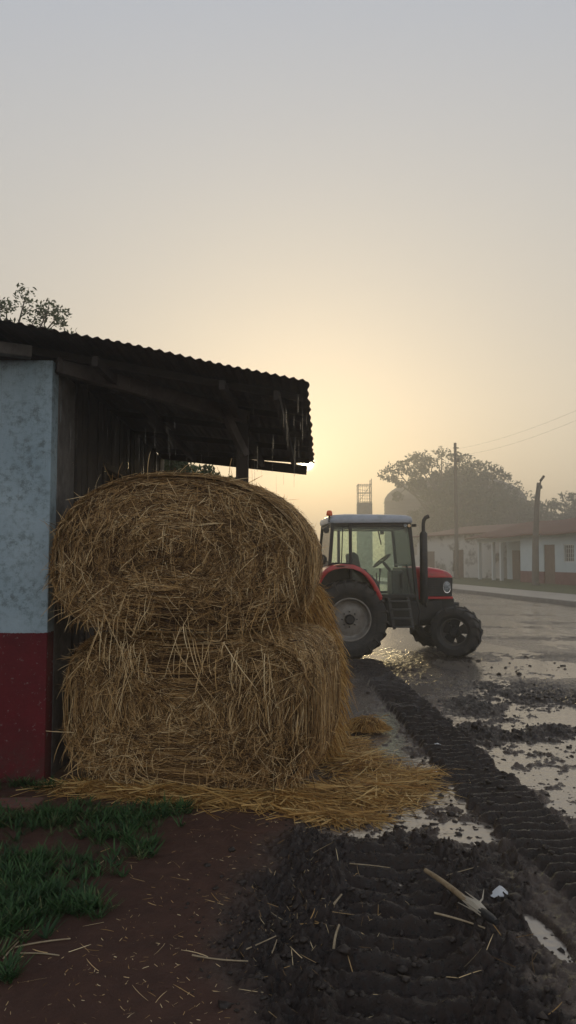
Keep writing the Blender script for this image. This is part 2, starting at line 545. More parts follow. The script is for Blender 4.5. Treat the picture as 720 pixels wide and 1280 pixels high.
# puddle water: one level sheet; it shows wherever the mud lies lower
wm = bpy.data.materials.new('puddle_water'); wm.use_nodes = True
b = wm.node_tree.nodes['Principled BSDF']
b.inputs['Base Color'].default_value = (.20, .168, .138, 1); b.inputs['Roughness'].default_value = .17
b.inputs['IOR'].default_value = 2.2; b.inputs['Specular IOR Level'].default_value = .6
n, l = wm.node_tree.nodes, wm.node_tree.links
t = n.new('ShaderNodeTexCoord'); x = n.new('ShaderNodeTexNoise'); x.inputs['Scale'].default_value = 14; x.inputs['Detail'].default_value = 3
l.new(t.outputs['Object'], x.inputs[0]); bp = n.new('ShaderNodeBump'); bp.inputs['Strength'].default_value = .55; bp.inputs['Distance'].default_value = .01
l.new(x.outputs[0], bp.inputs['Height']); l.new(bp.outputs[0], b.inputs['Normal'])
mb = MB()
mb.add([(-1.6, 1.5, WATER_Z), (14, 1.5, WATER_Z), (10.5, 26, WATER_Z), (-1, 90, WATER_Z), (-12, 90, WATER_Z), (-1.6, 14, WATER_Z)], [(0, 1, 2, 3, 4, 5)])
tag(mb.build('puddle_water', wm, smooth=False), kind='structure')


def hz(x, y):
    return height(np.asarray(x, float), np.asarray(y, float))


# pavement, kerb, verge along the right side of the road
def street(dist, off):
    """point on the street line: dist along y, off to the right of the kerb"""
    return (8.7 + (37 - dist) * 0.1635 + off, dist + off * 0.16)


def strip(name, o0, o1, z0, z1, m, d0=6, d1=120, seg=40):
    mb = MB()
    vs = []; fs = []
    for i in range(seg + 1):
        dd = d0 + (d1 - d0) * i / seg
        a = street(dd, o0); c = street(dd, o1)
        vs += [(a[0], a[1], z0), (a[0], a[1], z1), (c[0], c[1], z1), (c[0], c[1], z0)]
    for i in range(seg):
        o = i * 4
        fs += [(o, o + 1, o + 5, o + 4), (o + 1, o + 2, o + 6, o + 5), (o + 2, o + 3, o + 7, o + 6)]
    fs += [(0, 3, 2, 1), (seg * 4, seg * 4 + 1, seg * 4 + 2, seg * 4 + 3)]
    mb.add(vs, fs)
    return mb.build(name, m, smooth=False)


kerb_m = mat('kerb_concrete', (.13, .125, .12), .6, noise=(3, (.22, .21, .2), .3, .7), bump=(20, .4))
pave_m = mat('pavement_concrete', (.20, .19, .18), .35, noise=(1.2, (.30, .285, .265), .35, .7), bump=(30, .3))
verge_m = mat('verge_turf', (.045, .06, .02), .9, noise=(1.5, (.085, .095, .035), .35, .7), bump=(40, 1.0))
tag(strip('kerb', 0, .22, -.1, .14, kerb_m), kind='structure')
tag(strip('pavement', .223, 3.0, -.1, .128, pave_m), kind='structure')
tag(strip('verge', 3.003, 26, -.1, .11, verge_m), kind='structure')

# ------------------------------------------------------------------ shed on the left
WF = 5.67                       # distance of the front wall
CORN = (-1.83, WF)
WEND = (-1.68, 9.95)


def roofz(x, y): return 3.15 - .096 * (x - .162) - .0507 * (y - 6)


shed = thing('shed', (-3.5, 7.5, 0), 'rough shed with a peeling blue over dark red wall and a corrugated lean-to roof', 'shed')
SO = Vector((-3.5, 7.5, 0))


def local(mb, o=SO): mb.M = Matrix.Translation(-o); return mb


# front wall with plaster paint in two colours
wmn = bpy.data.materials.new('peeling_plaster'); wmn.use_nodes = True
n, l = wmn.node_tree.nodes, wmn.node_tree.links; b = n['Principled BSDF']; b.inputs['Roughness'].default_value = .75
tcn = n.new('ShaderNodeTexCoord')
sepn = n.new('ShaderNodeSeparateXYZ'); l.new(tcn.outputs['Object'], sepn.inputs[0])
a1_ = gnoise(3.2, 9, .7); a2_ = gnoise(19, 10, .78); a3_ = gnoise(1.1, 5, .6)
blue = gramp(a3_, [(.3, (.26, .37, .44)), (.7, (.42, .54, .61))])
stain = gramp(a2_, [(.47, (0, 0, 0)), (.60, (1, 1, 1))])
stm = n.new('ShaderNodeMath'); stm.operation = 'MULTIPLY'; l.new(stain, stm.inputs[0])
s2 = gramp(a1_, [(.38, (0, 0, 0)), (.56, (1, 1, 1))]); l.new(s2, stm.inputs[1])
dk = n.new('ShaderNodeRGB'); dk.outputs[0].default_value = (.115, .15, .15, 1)
stm2 = n.new('ShaderNodeMath'); stm2.operation = 'MULTIPLY'; l.new(stm.outputs[0], stm2.inputs[0]); stm2.inputs[1].default_value = .75
bl2 = gmix(stm2.outputs[0], blue, dk.outputs[0])
redp = gramp(a1_, [(.3, (.085, .002, .006)), (.7, (.15, .004, .011))])
chip = gramp(gnoise(23, 8, .75), [(.60, (0, 0, 0)), (.64, (1, 1, 1))])
gr_ = n.new('ShaderNodeRGB'); gr_.outputs[0].default_value = (.20, .17, .16, 1)
red2 = gmix(chip, redp, gr_.outputs[0])
gt = n.new('ShaderNodeMath'); gt.operation = 'LESS_THAN'; wz = n.new('ShaderNodeMath'); wz.operation = 'MULTIPLY_ADD'; l.new(a2_, wz.inputs[0]); wz.inputs[1].default_value = .03; l.new(sepn.outputs['Z'], wz.inputs[2]); l.new(wz.outputs[0], gt.inputs[0]); gt.inputs[1].default_value = 1.15
spl = n.new('ShaderNodeMapRange'); l.new(sepn.outputs['Z'], spl.inputs[0]); spl.inputs[1].default_value = .42; spl.inputs[2].default_value = .0; spl.inputs[3].default_value = 0; spl.inputs[4].default_value = 1.0
spn = gramp(gnoise(9, 8, .8), [(.40, (0, 0, 0)), (.60, (1, 1, 1))]); spm = n.new('ShaderNodeMath'); spm.operation = 'MULTIPLY'; l.new(spl.outputs[0], spm.inputs[0]); l.new(spn, spm.inputs[1])
mudc = n.new('ShaderNodeRGB'); mudc.outputs[0].default_value = (.06, .03, .022, 1)
l.new(gmix(spm.outputs[0], gmix(gt.outputs[0], bl2, red2), mudc.outputs[0]), b.inputs['Base Color'])
bp = n.new('ShaderNodeBump'); bp.inputs['Strength'].default_value = .8; bp.inputs['Distance'].default_value = .012
l.new(a2_, bp.inputs['Height']); l.new(bp.outputs[0], b.inputs['Normal'])

conc = mat('bare_concrete', (.09, .085, .08), .85, noise=(6, (.20, .19, .18), .35, .7), bump=(25, .7))
wood_m = mat('weathered_boards', (.035, .030, .026), .8, noise=(4, (.075, .062, .052), .35, .7), bump=(18, .5))
wood_d = mat('dark_timber', (.020, .015, .012), .8, noise=(5, (.04, .03, .024), .35, .7), bump=(18, .5))
dark_in = mat('interior_shade', (.012, .011, .01), .95)  # near-black colour stands in for the shade inside the shed opening

mb = local(MB()); mb.box((-7.0, WF, -.1), (CORN[0], WF + .16, 3.24)); mb.build('front_wall', wmn, shed, smooth=False, bevel=.008)
# concrete return of the corner
mb = local(MB()); mb.box((CORN[0] - .14, WF + .163, -.1), (CORN[0] + .004, WF + .62, 3.20)); mb.build('corner_pillar', conc, shed, smooth=False, bevel=.01)
# plank side wall, vertical boards, one opening
fl = [CORN[0] + (WEND[0] - CORN[0]) * (yy - 5.67) / 4.28 for yy in (0,)]
mb = local(MB())
y = WF + .63
while y < 9.9:
    w = .155
    xx = CORN[0] + (WEND[0] - CORN[0]) * (y - WF) / (9.95 - WF)
    zt = roofz(xx, y) - .10
    off = random.uniform(-.006, .006)
    if 7.15 < y + w / 2 < 8.05:
        mb.box((xx - .03 + off, y, -.05), (xx + off, y + w - .008, 1.55)); mb.box((xx - .03 + off, y, 2.58), (xx + off, y + w - .008, zt))
    else:
        mb.box((xx - .03 + off, y, -.05), (xx + off, y + w - .008, zt))
    y += w
mb.build('plank_wall', wood_m, shed, smooth=False)
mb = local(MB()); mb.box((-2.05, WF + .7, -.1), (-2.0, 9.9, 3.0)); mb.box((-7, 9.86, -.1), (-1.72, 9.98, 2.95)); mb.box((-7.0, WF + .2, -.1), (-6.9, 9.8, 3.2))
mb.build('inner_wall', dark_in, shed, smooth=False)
mb = local(MB())
mb.box((CORN[0] + .03, 7.10, 1.50), (CORN[0] + .075, 8.12, 1.56)); mb.box((CORN[0] + .03, 7.10, 2.56), (CORN[0] + .08, 8.12, 2.62))
mb.box((CORN[0] + .032, 7.10, 1.55), (CORN[0] + .072, 7.16, 2.57)); mb.box((CORN[0] + .032, 8.06, 1.55), (CORN[0] + .072, 8.12, 2.57))
mb.build('window_frame', wood_d, shed, smooth=False, bevel=.004)

# corrugated roof
roof_m = mat('rusted_sheet', (.018, .014, .012), .7, metal=.0, noise=(5, (.045, .025, .017), .4, .7), bump=(30, .3))
A = Vector((-2.03, 5.22)); B = Vector((.162, 6.0)); Cc = Vector((.343, 9.6)); D = Vector((-1.67, 9.97))
ed = (B - A)
U0 = -2.6                                             # runs on to the left, over the shed
nu = 420; nv = 90
UU = np.linspace(U0, 1, nu); VVv = np.linspace(0, 1, nv)
Vr = []
length = ed.length
far_d = (Cc - D)
for layer in (0, 1):
    for j, v in enumerate(VVv):
        for i, u in enumerate(UU):
            p0 = A + ed * u
            p1 = D + far_d * ((u))
            p = p0.lerp(p1, v)
            s = u * length
            zz = roofz(p.x, p.y) + .010 * math.sin(2 * PI * s / .078)
            # sheets lap over each other in courses: small steps down the slope
            course = (v * 4.0) % 1.0
            zz += (1 - course) * .010 + .006 * math.sin(v * 9 + u * 5)
            sag = .012 * math.sin(u * 7.3 + 1) * math.sin(v * 5)
            xo = .008 * math.sin(v * 78) + .006 * math.sin(v * 31 + 1) if u > .995 else 0
            if v == 0: p = p + Vector((0, .015 * math.sin(s * 5.1)))
            Vr.append((p.x + xo - SO.x, p.y - SO.y, zz + sag - (.006 if layer else 0)))
Vr = np.array(Vr)
ii = np.arange(nu * nv).reshape(nv, nu)
Fr = np.stack([ii[:-1, :-1], ii[:-1, 1:], ii[1:, 1:], ii[1:, :-1]], 2).reshape(-1, 4)
Fr2 = Fr[:, ::-1] + nu * nv
e1 = np.stack([ii[0, :-1], ii[0, :-1] + nu * nv, ii[0, 1:] + nu * nv, ii[0, 1:]], 1)
e2 = np.stack([ii[-1, :-1], ii[-1, 1:], ii[-1, 1:] + nu * nv, ii[-1, :-1] + nu * nv], 1)
e3 = np.stack([ii[:-1, -1], ii[:-1, -1] + nu * nv, ii[1:, -1] + nu * nv, ii[1:, -1]], 1)
raw_mesh('corrugated_roof', Vr, np.concatenate([Fr, Fr2, e1, e2, e3]), roof_m, shed, smooth=True)

# rafters and purlins under the sheets (timber)
def under(name, p, q, w, h, drop, m=wood_d, ext=0):
    mb = local(MB())
    a = Vector((p[0], p[1], roofz(*p) - drop)); c = Vector((q[0], q[1], roofz(*q) - drop))
    mb.bar(a, c, w, h); return mb.build(name, m, shed, smooth=False, bevel=.004)


POST = (-.43, 6.92)
under('beam', (-1.83, 5.74), (POST[0] + .05, POST[1]), .07, .125, .135, mat('grey_timber', (.045, .038, .033), .8, noise=(5, (.12, .10, .09), .35, .7), bump=(18, .5)))
for k in range(5):
    v = .10 + k * .2
    p = A.lerp(D, v); q = B.lerp(Cc, v)
    p = p + (p - q) * 1.2
    under('purlin', p, q - (q - p) * .012, .05, .06, .055)
for u in (.25, .68, .88):
    p = (A + ed * u).lerp(D + far_d * u, .03); q = (A + ed * u).lerp(D + far_d * u, .90)
    under('rafter', p, q, .05, .08, .13)
# low edge board at the back, it stands a hand below the sheets
mb = local(MB()); mb.bar((-1.75, 9.93, 3.105), (.245, 9.62, 2.85), .05, .12); mb.build('edge_board', wood_d, shed, smooth=False, bevel=.004)
mb = local(MB()); mb.box((POST[0] - .057, POST[1] - .05, -.05), (POST[0] + .057, POST[1] + .06, 3.04)); mb.build('post', wood_d, shed, smooth=False, bevel=.006)
mb = local(MB()); mb.bar((-.60, 6.72, 3.08), (-.40, 6.87, 2.66), .07, .07); mb.build('brace', MATS['grey_timber'], shed, smooth=False, bevel=.004)
mb = local(MB()); mb.bar((-2.6, 5.35, 3.30), (-1.98, 5.62, 3.285), .1, .09); mb.build('rafter_end', conc, shed, smooth=False, bevel=.006)

# low brick step at the wall foot
bm_ = bpy.data.materials.new('worn_brick'); bm_.use_nodes = True
n, l = bm_.node_tree.nodes, bm_.node_tree.links; b = n['Principled BSDF']; b.inputs['Roughness'].default_value = .85
tcn = n.new('ShaderNodeTexCoord'); bk = n.new('ShaderNodeTexBrick'); l.new(tcn.outputs['Object'], bk.inputs[0])
bk.inputs['Scale'].default_value = 4; bk.inputs['Color1'].default_value = (.17, .065, .045, 1); bk.inputs['Color2'].default_value = (.12, .05, .04, 1)
bk.inputs['Mortar'].default_value = (.09, .07, .06, 1); l.new(bk.outputs[0], b.inputs['Base Color'])
mb = MB(); mb.box((-5, 4.98, -.06), (-1.66, 5.16, .075))
tag(mb.build('brick_step', bm_, smooth=False, bevel=.012), 'low worn red brick step in the grass before the dark red wall', 'step')

# water threads falling from the eave
wd = bpy.data.materials.new('falling_water'); wd.use_nodes = True
b = wd.node_tree.nodes['Principled BSDF']; b.inputs['Transmission Weight'].default_value = 1.0; b.inputs['Roughness'].default_value = .05; b.inputs['IOR'].default_value = 1.33
mb = MB()
for k in range(170):
    u = random.uniform(-.12, 1.0); p = A + ed * u + Vector((0, -.015))
    zt = roofz(p.x, p.y) - random.uniform(.02, .7); L = random.uniform(.05, .28)
    if random.random() < .35: zt -= random.uniform(.0, 1.2)
    r_ = random.uniform(.0005, .0010)
    mb.tube([(p.x, p.y, zt), (p.x, p.y, zt - L * .5), (p.x, p.y, zt - L)], [r_ * .3, r_ * .7, r_], 5)
tag(mb.build('dripping_rain', wd), 'thin threads of rain water dripping from the roof edge', 'rain', kind='stuff')

# ------------------------------------------------------------------ straw bales
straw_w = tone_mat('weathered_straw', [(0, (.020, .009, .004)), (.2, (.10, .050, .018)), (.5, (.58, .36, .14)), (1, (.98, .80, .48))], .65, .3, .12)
straw_g = tone_mat('golden_straw', [(0, (.05, .022, .006)), (.3, (.36, .19, .05)), (.6, (.62, .38, .12)), (1, (.82, .62, .28))], .6, .35, .25)  # golden straw; the sunlit look of the heap is partly put into this colour


def sup(ang, a, c, e_):
    ca, sa = np.cos(ang), np.sin(ang)
    return a * np.sign(ca) * np.abs(ca) ** e_, c * np.sign(sa) * np.abs(sa) ** e_


def make_bale(name, cx, cy, cz, a, c, length, yaw, seed, label, nface, nside, face_mat, sag=0.0, wdt=.0040, ex=(.85, .85), wisps=()):
    rng = np.random.default_rng(seed)
    root = thing(name, (cx, cy, cz - c), label, 'straw bale', -yaw, 'round straw bales stacked against the shed')

    def surf(ang, rr, dep):
        """rr 0..1 radius share, dep 0..1 from near face to far face; local coords, origin at base centre"""
        x, zz = sup(ang, a, c, np.where(np.sin(ang) > 0, ex[0], ex[1]))
        lump = 1 + .020 * np.sin(ang * 3 + seed) + .022 * vnoise(ang * 2.2, dep * 3 + seed, seed)
        edge = 1 - .06 * np.clip(np.abs(dep - .5) * 2, 0, 1) ** 9
        zz = zz * np.where(zz < 0, 1 - sag, 1)
        return x * rr * lump * edge, zz * rr * lump * edge
    # core
    na, nd, nr = 96, 22, 16
    V = []; 
    angs = np.linspace(0, 2 * PI, na, endpoint=False)
    rings = []
    for k in range(nr):                                        # near face, centre to rim
        rr = (k + .01) / (nr - 1 + .01)
        x, zz = surf(angs, rr * .965, np.zeros(na))
        yy = -length / 2 + .025 * rr ** 5 - .03 * np.cos(rr * 3) + .018 * vnoise(x * 7, zz * 7, seed + 3)
        rings.append(np.stack([x, yy, zz + c], 1))
    for k in range(1, nd):
        dp = k / nd
        x, zz = surf(angs, .965, np.full(na, dp))
        rings.append(np.stack([x, np.full(na, (dp - .5) * length), zz + c], 1))
    for k in range(nr)[::-1]:
        rr = (k + .01) / (nr - 1 + .01)
        x, zz = surf(angs, rr * .965, np.ones(na))
        rings.append(np.stack([x, np.full(na, length / 2 - .08 * rr ** 5), zz + c], 1))
    V = np.concatenate(rings)
    m = len(rings); ix = np.arange(m * na).reshape(m, na); nxt = np.roll(ix, -1, axis=1)
    Fc = np.stack([ix[:-1], ix[1:], nxt[1:], nxt[:-1]], 2).reshape(-1, 4)
    parts = [(V, Fc, np.full(len(V), .0))]  # darkest tone: shade in the gaps between strands put into the core colour
    # strands lying in arcs on the near face
    k = 6
    N = nface
    th = rng.uniform(0, 2 * PI, N); rr = np.sqrt(rng.uniform(.0, 1.0, N))
    span = rng.normal(0, .26, N) / np.clip(rr, .25, 1) + np.sign(rng.normal(size=N)) * .2
    drift = rng.normal(0, .09, N)
    s = np.linspace(-.5, .5, k)[None]
    T = th[:, None] + span[:, None] * s
    RR = np.clip(rr[:, None] + drift[:, None] * s + 0.03 * np.sin(s * 7 + th[:, None]), .0, 1.0)
    x, zz = surf(T, RR * .985, np.zeros_like(T))
    hair = np.abs(rng.normal(0, .014, N)) + .004
    lift = hair[:, None] * (1 + s * rng.normal(0, 2.0, N)[:, None])
    yy = -length / 2 + .025 * RR ** 5 - .03 * np.cos(RR * 3) - np.abs(lift) + .018 * vnoise(x * 7, zz * 7, seed + 3)
    P = np.stack([x, yy, zz + c], 2)
    sd = np.stack([rng.normal(0, .5, N), -np.ones(N), rng.normal(0, .5, N)], 1)
    Vv, Ff = strands(P, rng.uniform(.4, 1.2, N) * wdt, sd)
    ring = .5 + .5 * np.sin(rr * 34 + 1.5 * np.sin(th * 2))     # rolled layers of the bale
    patch = .5 + .5 * vnoise(np.cos(th) * rr * 3.2, np.sin(th) * rr * 3.2, seed + 8)
    tn = np.clip(rng.beta(2.0, 3.0, N) * (.35 + .55 * ring + .55 * patch) + .04 * rng.normal(size=N), .02, 1)
    parts.append((Vv, Ff, np.repeat(tn, 2 * k)))
    # messy straws sticking about on the face, hanging down
    N = nface // 55
    th = rng.uniform(0, 2 * PI, N); rr = np.sqrt(rng.uniform(0, 1, N))
    x, zz = surf(th, rr, np.zeros(N))
    L = rng.uniform(.06, .26, N); dirx = rng.normal(0, .45, N); dz = -np.abs(rng.normal(.7, .5, N)) * np.where(rng.uniform(size=N) < .75, 1, -1)
    nm = np.hypot(dirx, dz); dirx /= nm; dz /= nm
    s = np.linspace(0, 1, k)[None]
    out = np.abs(rng.normal(.035, .03, N))
    P = np.stack([x[:, None] + dirx[:, None] * L[:, None] * s,
                  -length / 2 + .025 * rr[:, None] ** 5 - .03 - .008 - out[:, None] * np.sin(s * 2.6) - .01 * s,
                  zz[:, None] + c + dz[:, None] * L[:, None] * s - .05 * L[:, None] * s ** 2], 2)
    P[:, :, 2] = np.maximum(P[:, :, 2], .01)
    Vv, Ff = strands(P, rng.uniform(.4, 1.2, N) * wdt, np.stack([rng.normal(0, .6, N), -np.ones(N), rng.normal(0, .6, N)], 1))
    parts.append((Vv, Ff, np.repeat(np.clip(rng.beta(3, 2.6, N), .1, 1), 2 * k)))
    # pale wisps hanging in bunches
    for wx, wz, wn_ in wisps:
        N = wn_; k2 = k
        x = wx + rng.normal(0, .05, N); zz = wz + rng.normal(0, .06, N); L = rng.uniform(.10, .42, N); sl = rng.normal(.10, .30, N)
        s = np.linspace(0, 1, k)[None]
        P = np.stack([x[:, None] + sl[:, None] * L[:, None] * s, np.full((N, 1), -length / 2 - .035) - np.abs(rng.normal(0, .015, N))[:, None] - .03 * np.sin(s * 3), zz[:, None] + c - L[:, None] * s], 2)
        Vv, Ff = strands(P, rng.uniform(.7, 1.6, N) * wdt, np.stack([rng.normal(0, .4, N), -np.ones(N), rng.normal(0, .2, N)], 1))
        parts.append((Vv, Ff, np.repeat(rng.uniform(.55, 1, N), 2 * k)))
    # strands wrapped round the barrel
    N = nside
    th = rng.uniform(0, 2 * PI, N); dp = rng.uniform(-.02, 1.0, N)
    span = rng.normal(.0, .30, N); s = np.linspace(-.5, .5, k)[None]
    T = th[:, None] + span[:, None] * s
    DP = dp[:, None] + rng.normal(0, .07, N)[:, None] * s
    lift = (np.abs(rng.normal(0, .007, N)))[:, None] * (1 + s * rng.normal(0, 2, N)[:, None])
    x, zz = surf(T, 1.0, DP)
    # long ones lift off the curve
    f = 1 + np.abs(lift)
    P = np.stack([x * f, (DP - .5) * length, zz * f + c], 2)
    P[:, :, 2] = np.maximum(P[:, :, 2], .004)
    nrm_ = np.stack([np.cos(th), rng.normal(0, .4, N), np.sin(th)], 1)
    Vv, Ff = strands(P, rng.uniform(.5, 1.4, N) * wdt * 1.1, nrm_)
    parts.append((Vv, Ff, np.repeat(np.clip(rng.beta(2.4, 2.8, N), .03, 1), 2 * k)))
    # fly-away ends round the rim
    N = nside // 14
    th = rng.uniform(0, 2 * PI, N); dp = np.where(rng.uniform(size=N) < .6, rng.uniform(-.02, .12, N), rng.uniform(0, 1, N))
    x, zz = surf(th, .98, dp)
    L = rng.exponential(.035, N) + .025; L = np.minimum(L, .22)
    dth = th + rng.choice([-1, 1], N) * rng.uniform(.5, 1.35, N)
    dx, dz = np.cos(dth), np.sin(dth) - .1; dy = rng.normal(-.1, .4, N)
    s = np.linspace(0, 1, 4)[None]
    P = np.stack([x[:, None] + dx[:, None] * L[:, None] * s, ((dp - .5) * length)[:, None] + dy[:, None] * L[:, None] * s,
                  zz[:, None] + c + dz[:, None] * L[:, None] * s - .5 * L[:, None] * s ** 2 * rng.uniform(0, 1, N)[:, None]], 2)
    P[:, :, 2] = np.maximum(P[:, :, 2], .004)
    Vv, Ff = strands(P, rng.uniform(.5, 1.1, N) * wdt, None)
    parts.append((Vv, Ff, np.repeat(np.clip(rng.beta(2.5, 2.5, N), .05, 1), 8)))
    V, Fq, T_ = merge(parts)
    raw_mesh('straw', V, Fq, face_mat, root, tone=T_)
    return root


BD = 5.42
cxb = (237 - 360) / F * (BD + .1)
bot = make_bale('straw_bale', cxb + .115, BD + .66, .585, .985, .59, 1.22, R(13), 5,
                'lower round straw bale standing on the spilled straw, carrying the other', 46000, 34000, straw_w, sag=.01, ex=(.52, .56), wisps=((-.44, .50, 12), (-.38, .40, 9), (.30, .52, 9), (.42, .42, 8), (.62, .36, 7), (.05, .50, 5), (-.1, .1, 5)))
top = make_bale('straw_bale', (225 - 360) / F * BD + .01, BD + .60, 1.722, .975, .605, 1.2, R(6), 9,
                'upper round straw bale resting on top of the other, just under the shed roof', 46000, 34000, straw_w, ex=(.84, .72), wisps=((-.05, .16, 9), (.12, .30, 4), (-.5, -.45, 8), (.1, -.5, 5)))

top.rotation_euler.y = R(2.2)

# loose golden heap leaning on the right side of the bales
def heap(name, cx, cy, rx, ry, hgt, N, seed, label, cat, L0=.14, wdt=.005, profile=1.0, down=.55):
    rng = np.random.default_rng(seed)
    root = thing(name, (cx, cy, 0), label, cat)
    na, nk = 60, 24
    th = np.linspace(0, 2 * PI, na, endpoint=False); rings = []
    def srf(th, q):
        """q 0 top .. 1 foot"""
        rad = np.sin(q * PI / 2) ** profile
        lump = 1 + .09 * vnoise(th * 1.9, q * 4, seed) + .05 * vnoise(th * 6, q * 11, seed + 1)
        return rx * rad * np.cos(th) * lump, ry * rad * np.sin(th) * lump, hgt * np.cos(q * PI / 2) ** .8 * (1 + .04 * vnoise(th * 3, q * 7, seed + 2))
    for i in range(nk):
        q = np.full(na, i / (nk - 1)); rings.append(np.stack(srf(th, q * .999 + .0005), 1) * np.array([.96, .96, .97]))
    V = np.concatenate(rings); ix = np.arange(nk * na).reshape(nk, na); nxt = np.roll(ix, -1, 1)
    parts = [(V, np.stack([ix[:-1], ix[1:], nxt[1:], nxt[:-1]], 2).reshape(-1, 4), np.full(len(V), .12))]
    th = rng.uniform(0, 2 * PI, N); q = rng.uniform(0, 1, N) ** .7
    x, y, zz = srf(th, q)
    L = rng.uniform(.5, 1.5, N) * L0; k = 5; s = np.linspace(0, 1, k)[None]
    az = th + rng.normal(0, .8, N); dn = rng.normal(down, .45, N)
    dx, dy, dz = np.cos(az) * .75, np.sin(az) * .75, -dn
    P = np.stack([x[:, None] + dx[:, None] * L[:, None] * s, y[:, None] + dy[:, None] * L[:, None] * s,
                  zz[:, None] + dz[:, None] * L[:, None] * s - .3 * L[:, None] * s ** 2], 2)
    P[:, :, 2] = np.maximum(P[:, :, 2], .004 + rng.uniform(0, .02, N)[:, None])
    Vv, Ff = strands(P, rng.uniform(.5, 1.4, N) * wdt, None)
    parts.append((Vv, Ff, np.repeat(np.clip(rng.beta(2.6, 2.2, N), .05, 1), 2 * k)))
    V, Fq, T_ = merge(parts)
    o = raw_mesh('straw', V, Fq, straw_g, root, tone=T_)
    return root


heap('straw_heap', -.31, 6.78, .77, .72, 1.70, 17000, 21, 'tall golden loose straw heap leaning behind the two bales', 'straw heap', profile=.62, down=.75)
heap('straw_tuft', *gp(458, 912), .17, .13, .13, 900, 23, 'small golden straw clump lying alone on the mud beside the tyre track', 'straw clump', L0=.11)

# spilled straw at the foot
def spill(name, pts_w, N, seed, label, m, L0=.22, wdt=.0045, zmax=.05):
    rng = np.random.default_rng(seed)
    Ps = []; k = 5
    X, Y, HH = [], [], []
    wts = np.array([p[5] for p in pts_w]); wts = wts / wts.sum()
    ch = rng.choice(len(pts_w), N, p=wts)
    for i, (px, py, rx, ry, zt, w, azm) in enumerate(pts_w):
        c = int((ch == i).sum()); cx, cy = gp(px, py)
        u = rng.normal(0, .5, c); v = rng.normal(0, .5, c)
        x = cx + u * rx; y = cy + v * ry
        az = azm + rng.normal(0, .85, c)
        L = rng.uniform(.5, 1.6, c) * L0
        s = np.linspace(-.5, .5, k)[None]
        bend = rng.normal(0, .12, c)[:, None] * (s ** 2)
        xx = x[:, None] + np.cos(az)[:, None] * L[:, None] * s - np.sin(az)[:, None] * bend * L[:, None]
        yy = y[:, None] + np.sin(az)[:, None] * L[:, None] * s + np.cos(az)[:, None] * bend * L[:, None]
        lay = zt * np.exp(-(u ** 2 + v ** 2) * 1.6) * rng.uniform(0, 1, c)
        hh = np.maximum(hz(xx, yy), WATER_Z); q = s + .5
        line = hh[:, :1] * (1 - q) + hh[:, -1:] * q
        line = line + np.maximum((hh - line).max(axis=1), 0)[:, None] * .8
        zz = line + .002 + lay[:, None] + (s * rng.normal(0, .13, c)[:, None]) * L[:, None] * .6 * (zt > 0)
        if zt > 0: zz = np.maximum(zz, hh + .002)
        Ps.append(np.stack([xx, yy, zz], 2))
    P = np.concatenate(Ps); n_ = len(P)
    V, Fq = strands(P, rng.uniform(.5, 1.5, n_) * wdt, np.stack([rng.normal(0, .5, n_), rng.normal(0, .5, n_), np.ones(n_)], 1))
    return tag(raw_mesh(name, V, Fq, m, tone=np.repeat(np.clip(rng.beta(1.9, 1.5, n_), .05, 1), 2 * k)), label, 'straw', kind='stuff')


spill('spilled_straw',
      [(115, 988, .32, .10, .05, 1.3, .05), (200, 996, .45, .13, .06, 2, -.05), (290, 1003, .5, .16, .06, 2.2, -.1), (370, 1003, .45, .22, .07, 2.4, -.2),
       (430, 995, .38, .28, .10, 2.8, -.35), (480, 985, .33, .30, .09, 2.4, .1), (515, 970, .22, .25, .06, 1.0, .3), (455, 955, .28, .45, .09, 1.6, .7),
       (445, 930, .12, .4, .05, .6, 1.0), (440, 1018, .22, .10, .03, .8, -.6), (410, 1020, .3, .1, .03, .7, -.2)],
      6000, 31, 'golden straw spilled along the foot of the bales and over the mud', straw_g, L0=.30, wdt=.0062)

# hand-thin scatter of single straws over earth and mud
sc_pts = [(px, py, .5, .4, 0.0, 1.0, random.uniform(0, PI)) for px, py in
          ((60, 1200), (120, 1100), (210, 1080), (300, 1050), (260, 1150), (340, 1180), (400, 1200), (330, 1250), (200, 1250), (430, 1120), (520, 1230),
           (480, 1060), (590, 1200), (560, 980), (650, 1250), (90, 1010), (390, 1070), (600, 1020), (520, 930))]
spill('scattered_straw', sc_pts, 150, 37, 'single pale straws scattered over the bare earth and mud', straw_w, L0=.085, wdt=.0026)

# fine chaff on the red earth
spill('chaff', [(px, py, .55, .4, 0.0, 1.0, random.uniform(0, PI)) for px, py in
                ((150, 1180), (260, 1120), (330, 1090), (220, 1230), (330, 1200), (120, 1260), (400, 1150), (300, 1040))], 800, 39,
      'fine chaff and straw crumbs on the red earth', straw_w, L0=.018, wdt=.0018)

# a few long single stalks that the picture shows apart
def stalk(p0, p1, w, label, seed, cat='straw stalk'):
    x0, y0 = gp(*p0); x1, y1 = gp(*p1)
    mb = MB(); ps = []
    rn = random.Random(seed)
    LL = math.hypot(x1 - x0, y1 - y0) * .05; bx, by = rn.uniform(-LL, LL), rn.uniform(-LL, LL)
    for i in range(7):
        t = i / 6; q = math.sin(t * PI)
        x = x0 + (x1 - x0) * t + bx * q; y = y0 + (y1 - y0) * t + by * q
        ps.append([x, y, float(max(hz(x, y), WATER_Z)) + w * .7])
    za, zb = ps[0][2], ps[-1][2]
    lift = max(p[2] - (za + (zb - za) * i / 6) for i, p in enumerate(ps))
    for i, p in enumerate(ps): p[2] = za + (zb - za) * i / 6 + max(lift, 0) * .9
    mb.tube(ps, [w / 2 * (1 - .25 * i / 6) for i in range(7)], 6)
    return tag(mb.build('straw_stalk', mat('dry_stalk', (.42, .34, .22), .7, noise=(30, (.26, .19, .11), .4, .7))), label, cat, 'loose stalks lying on the ground')


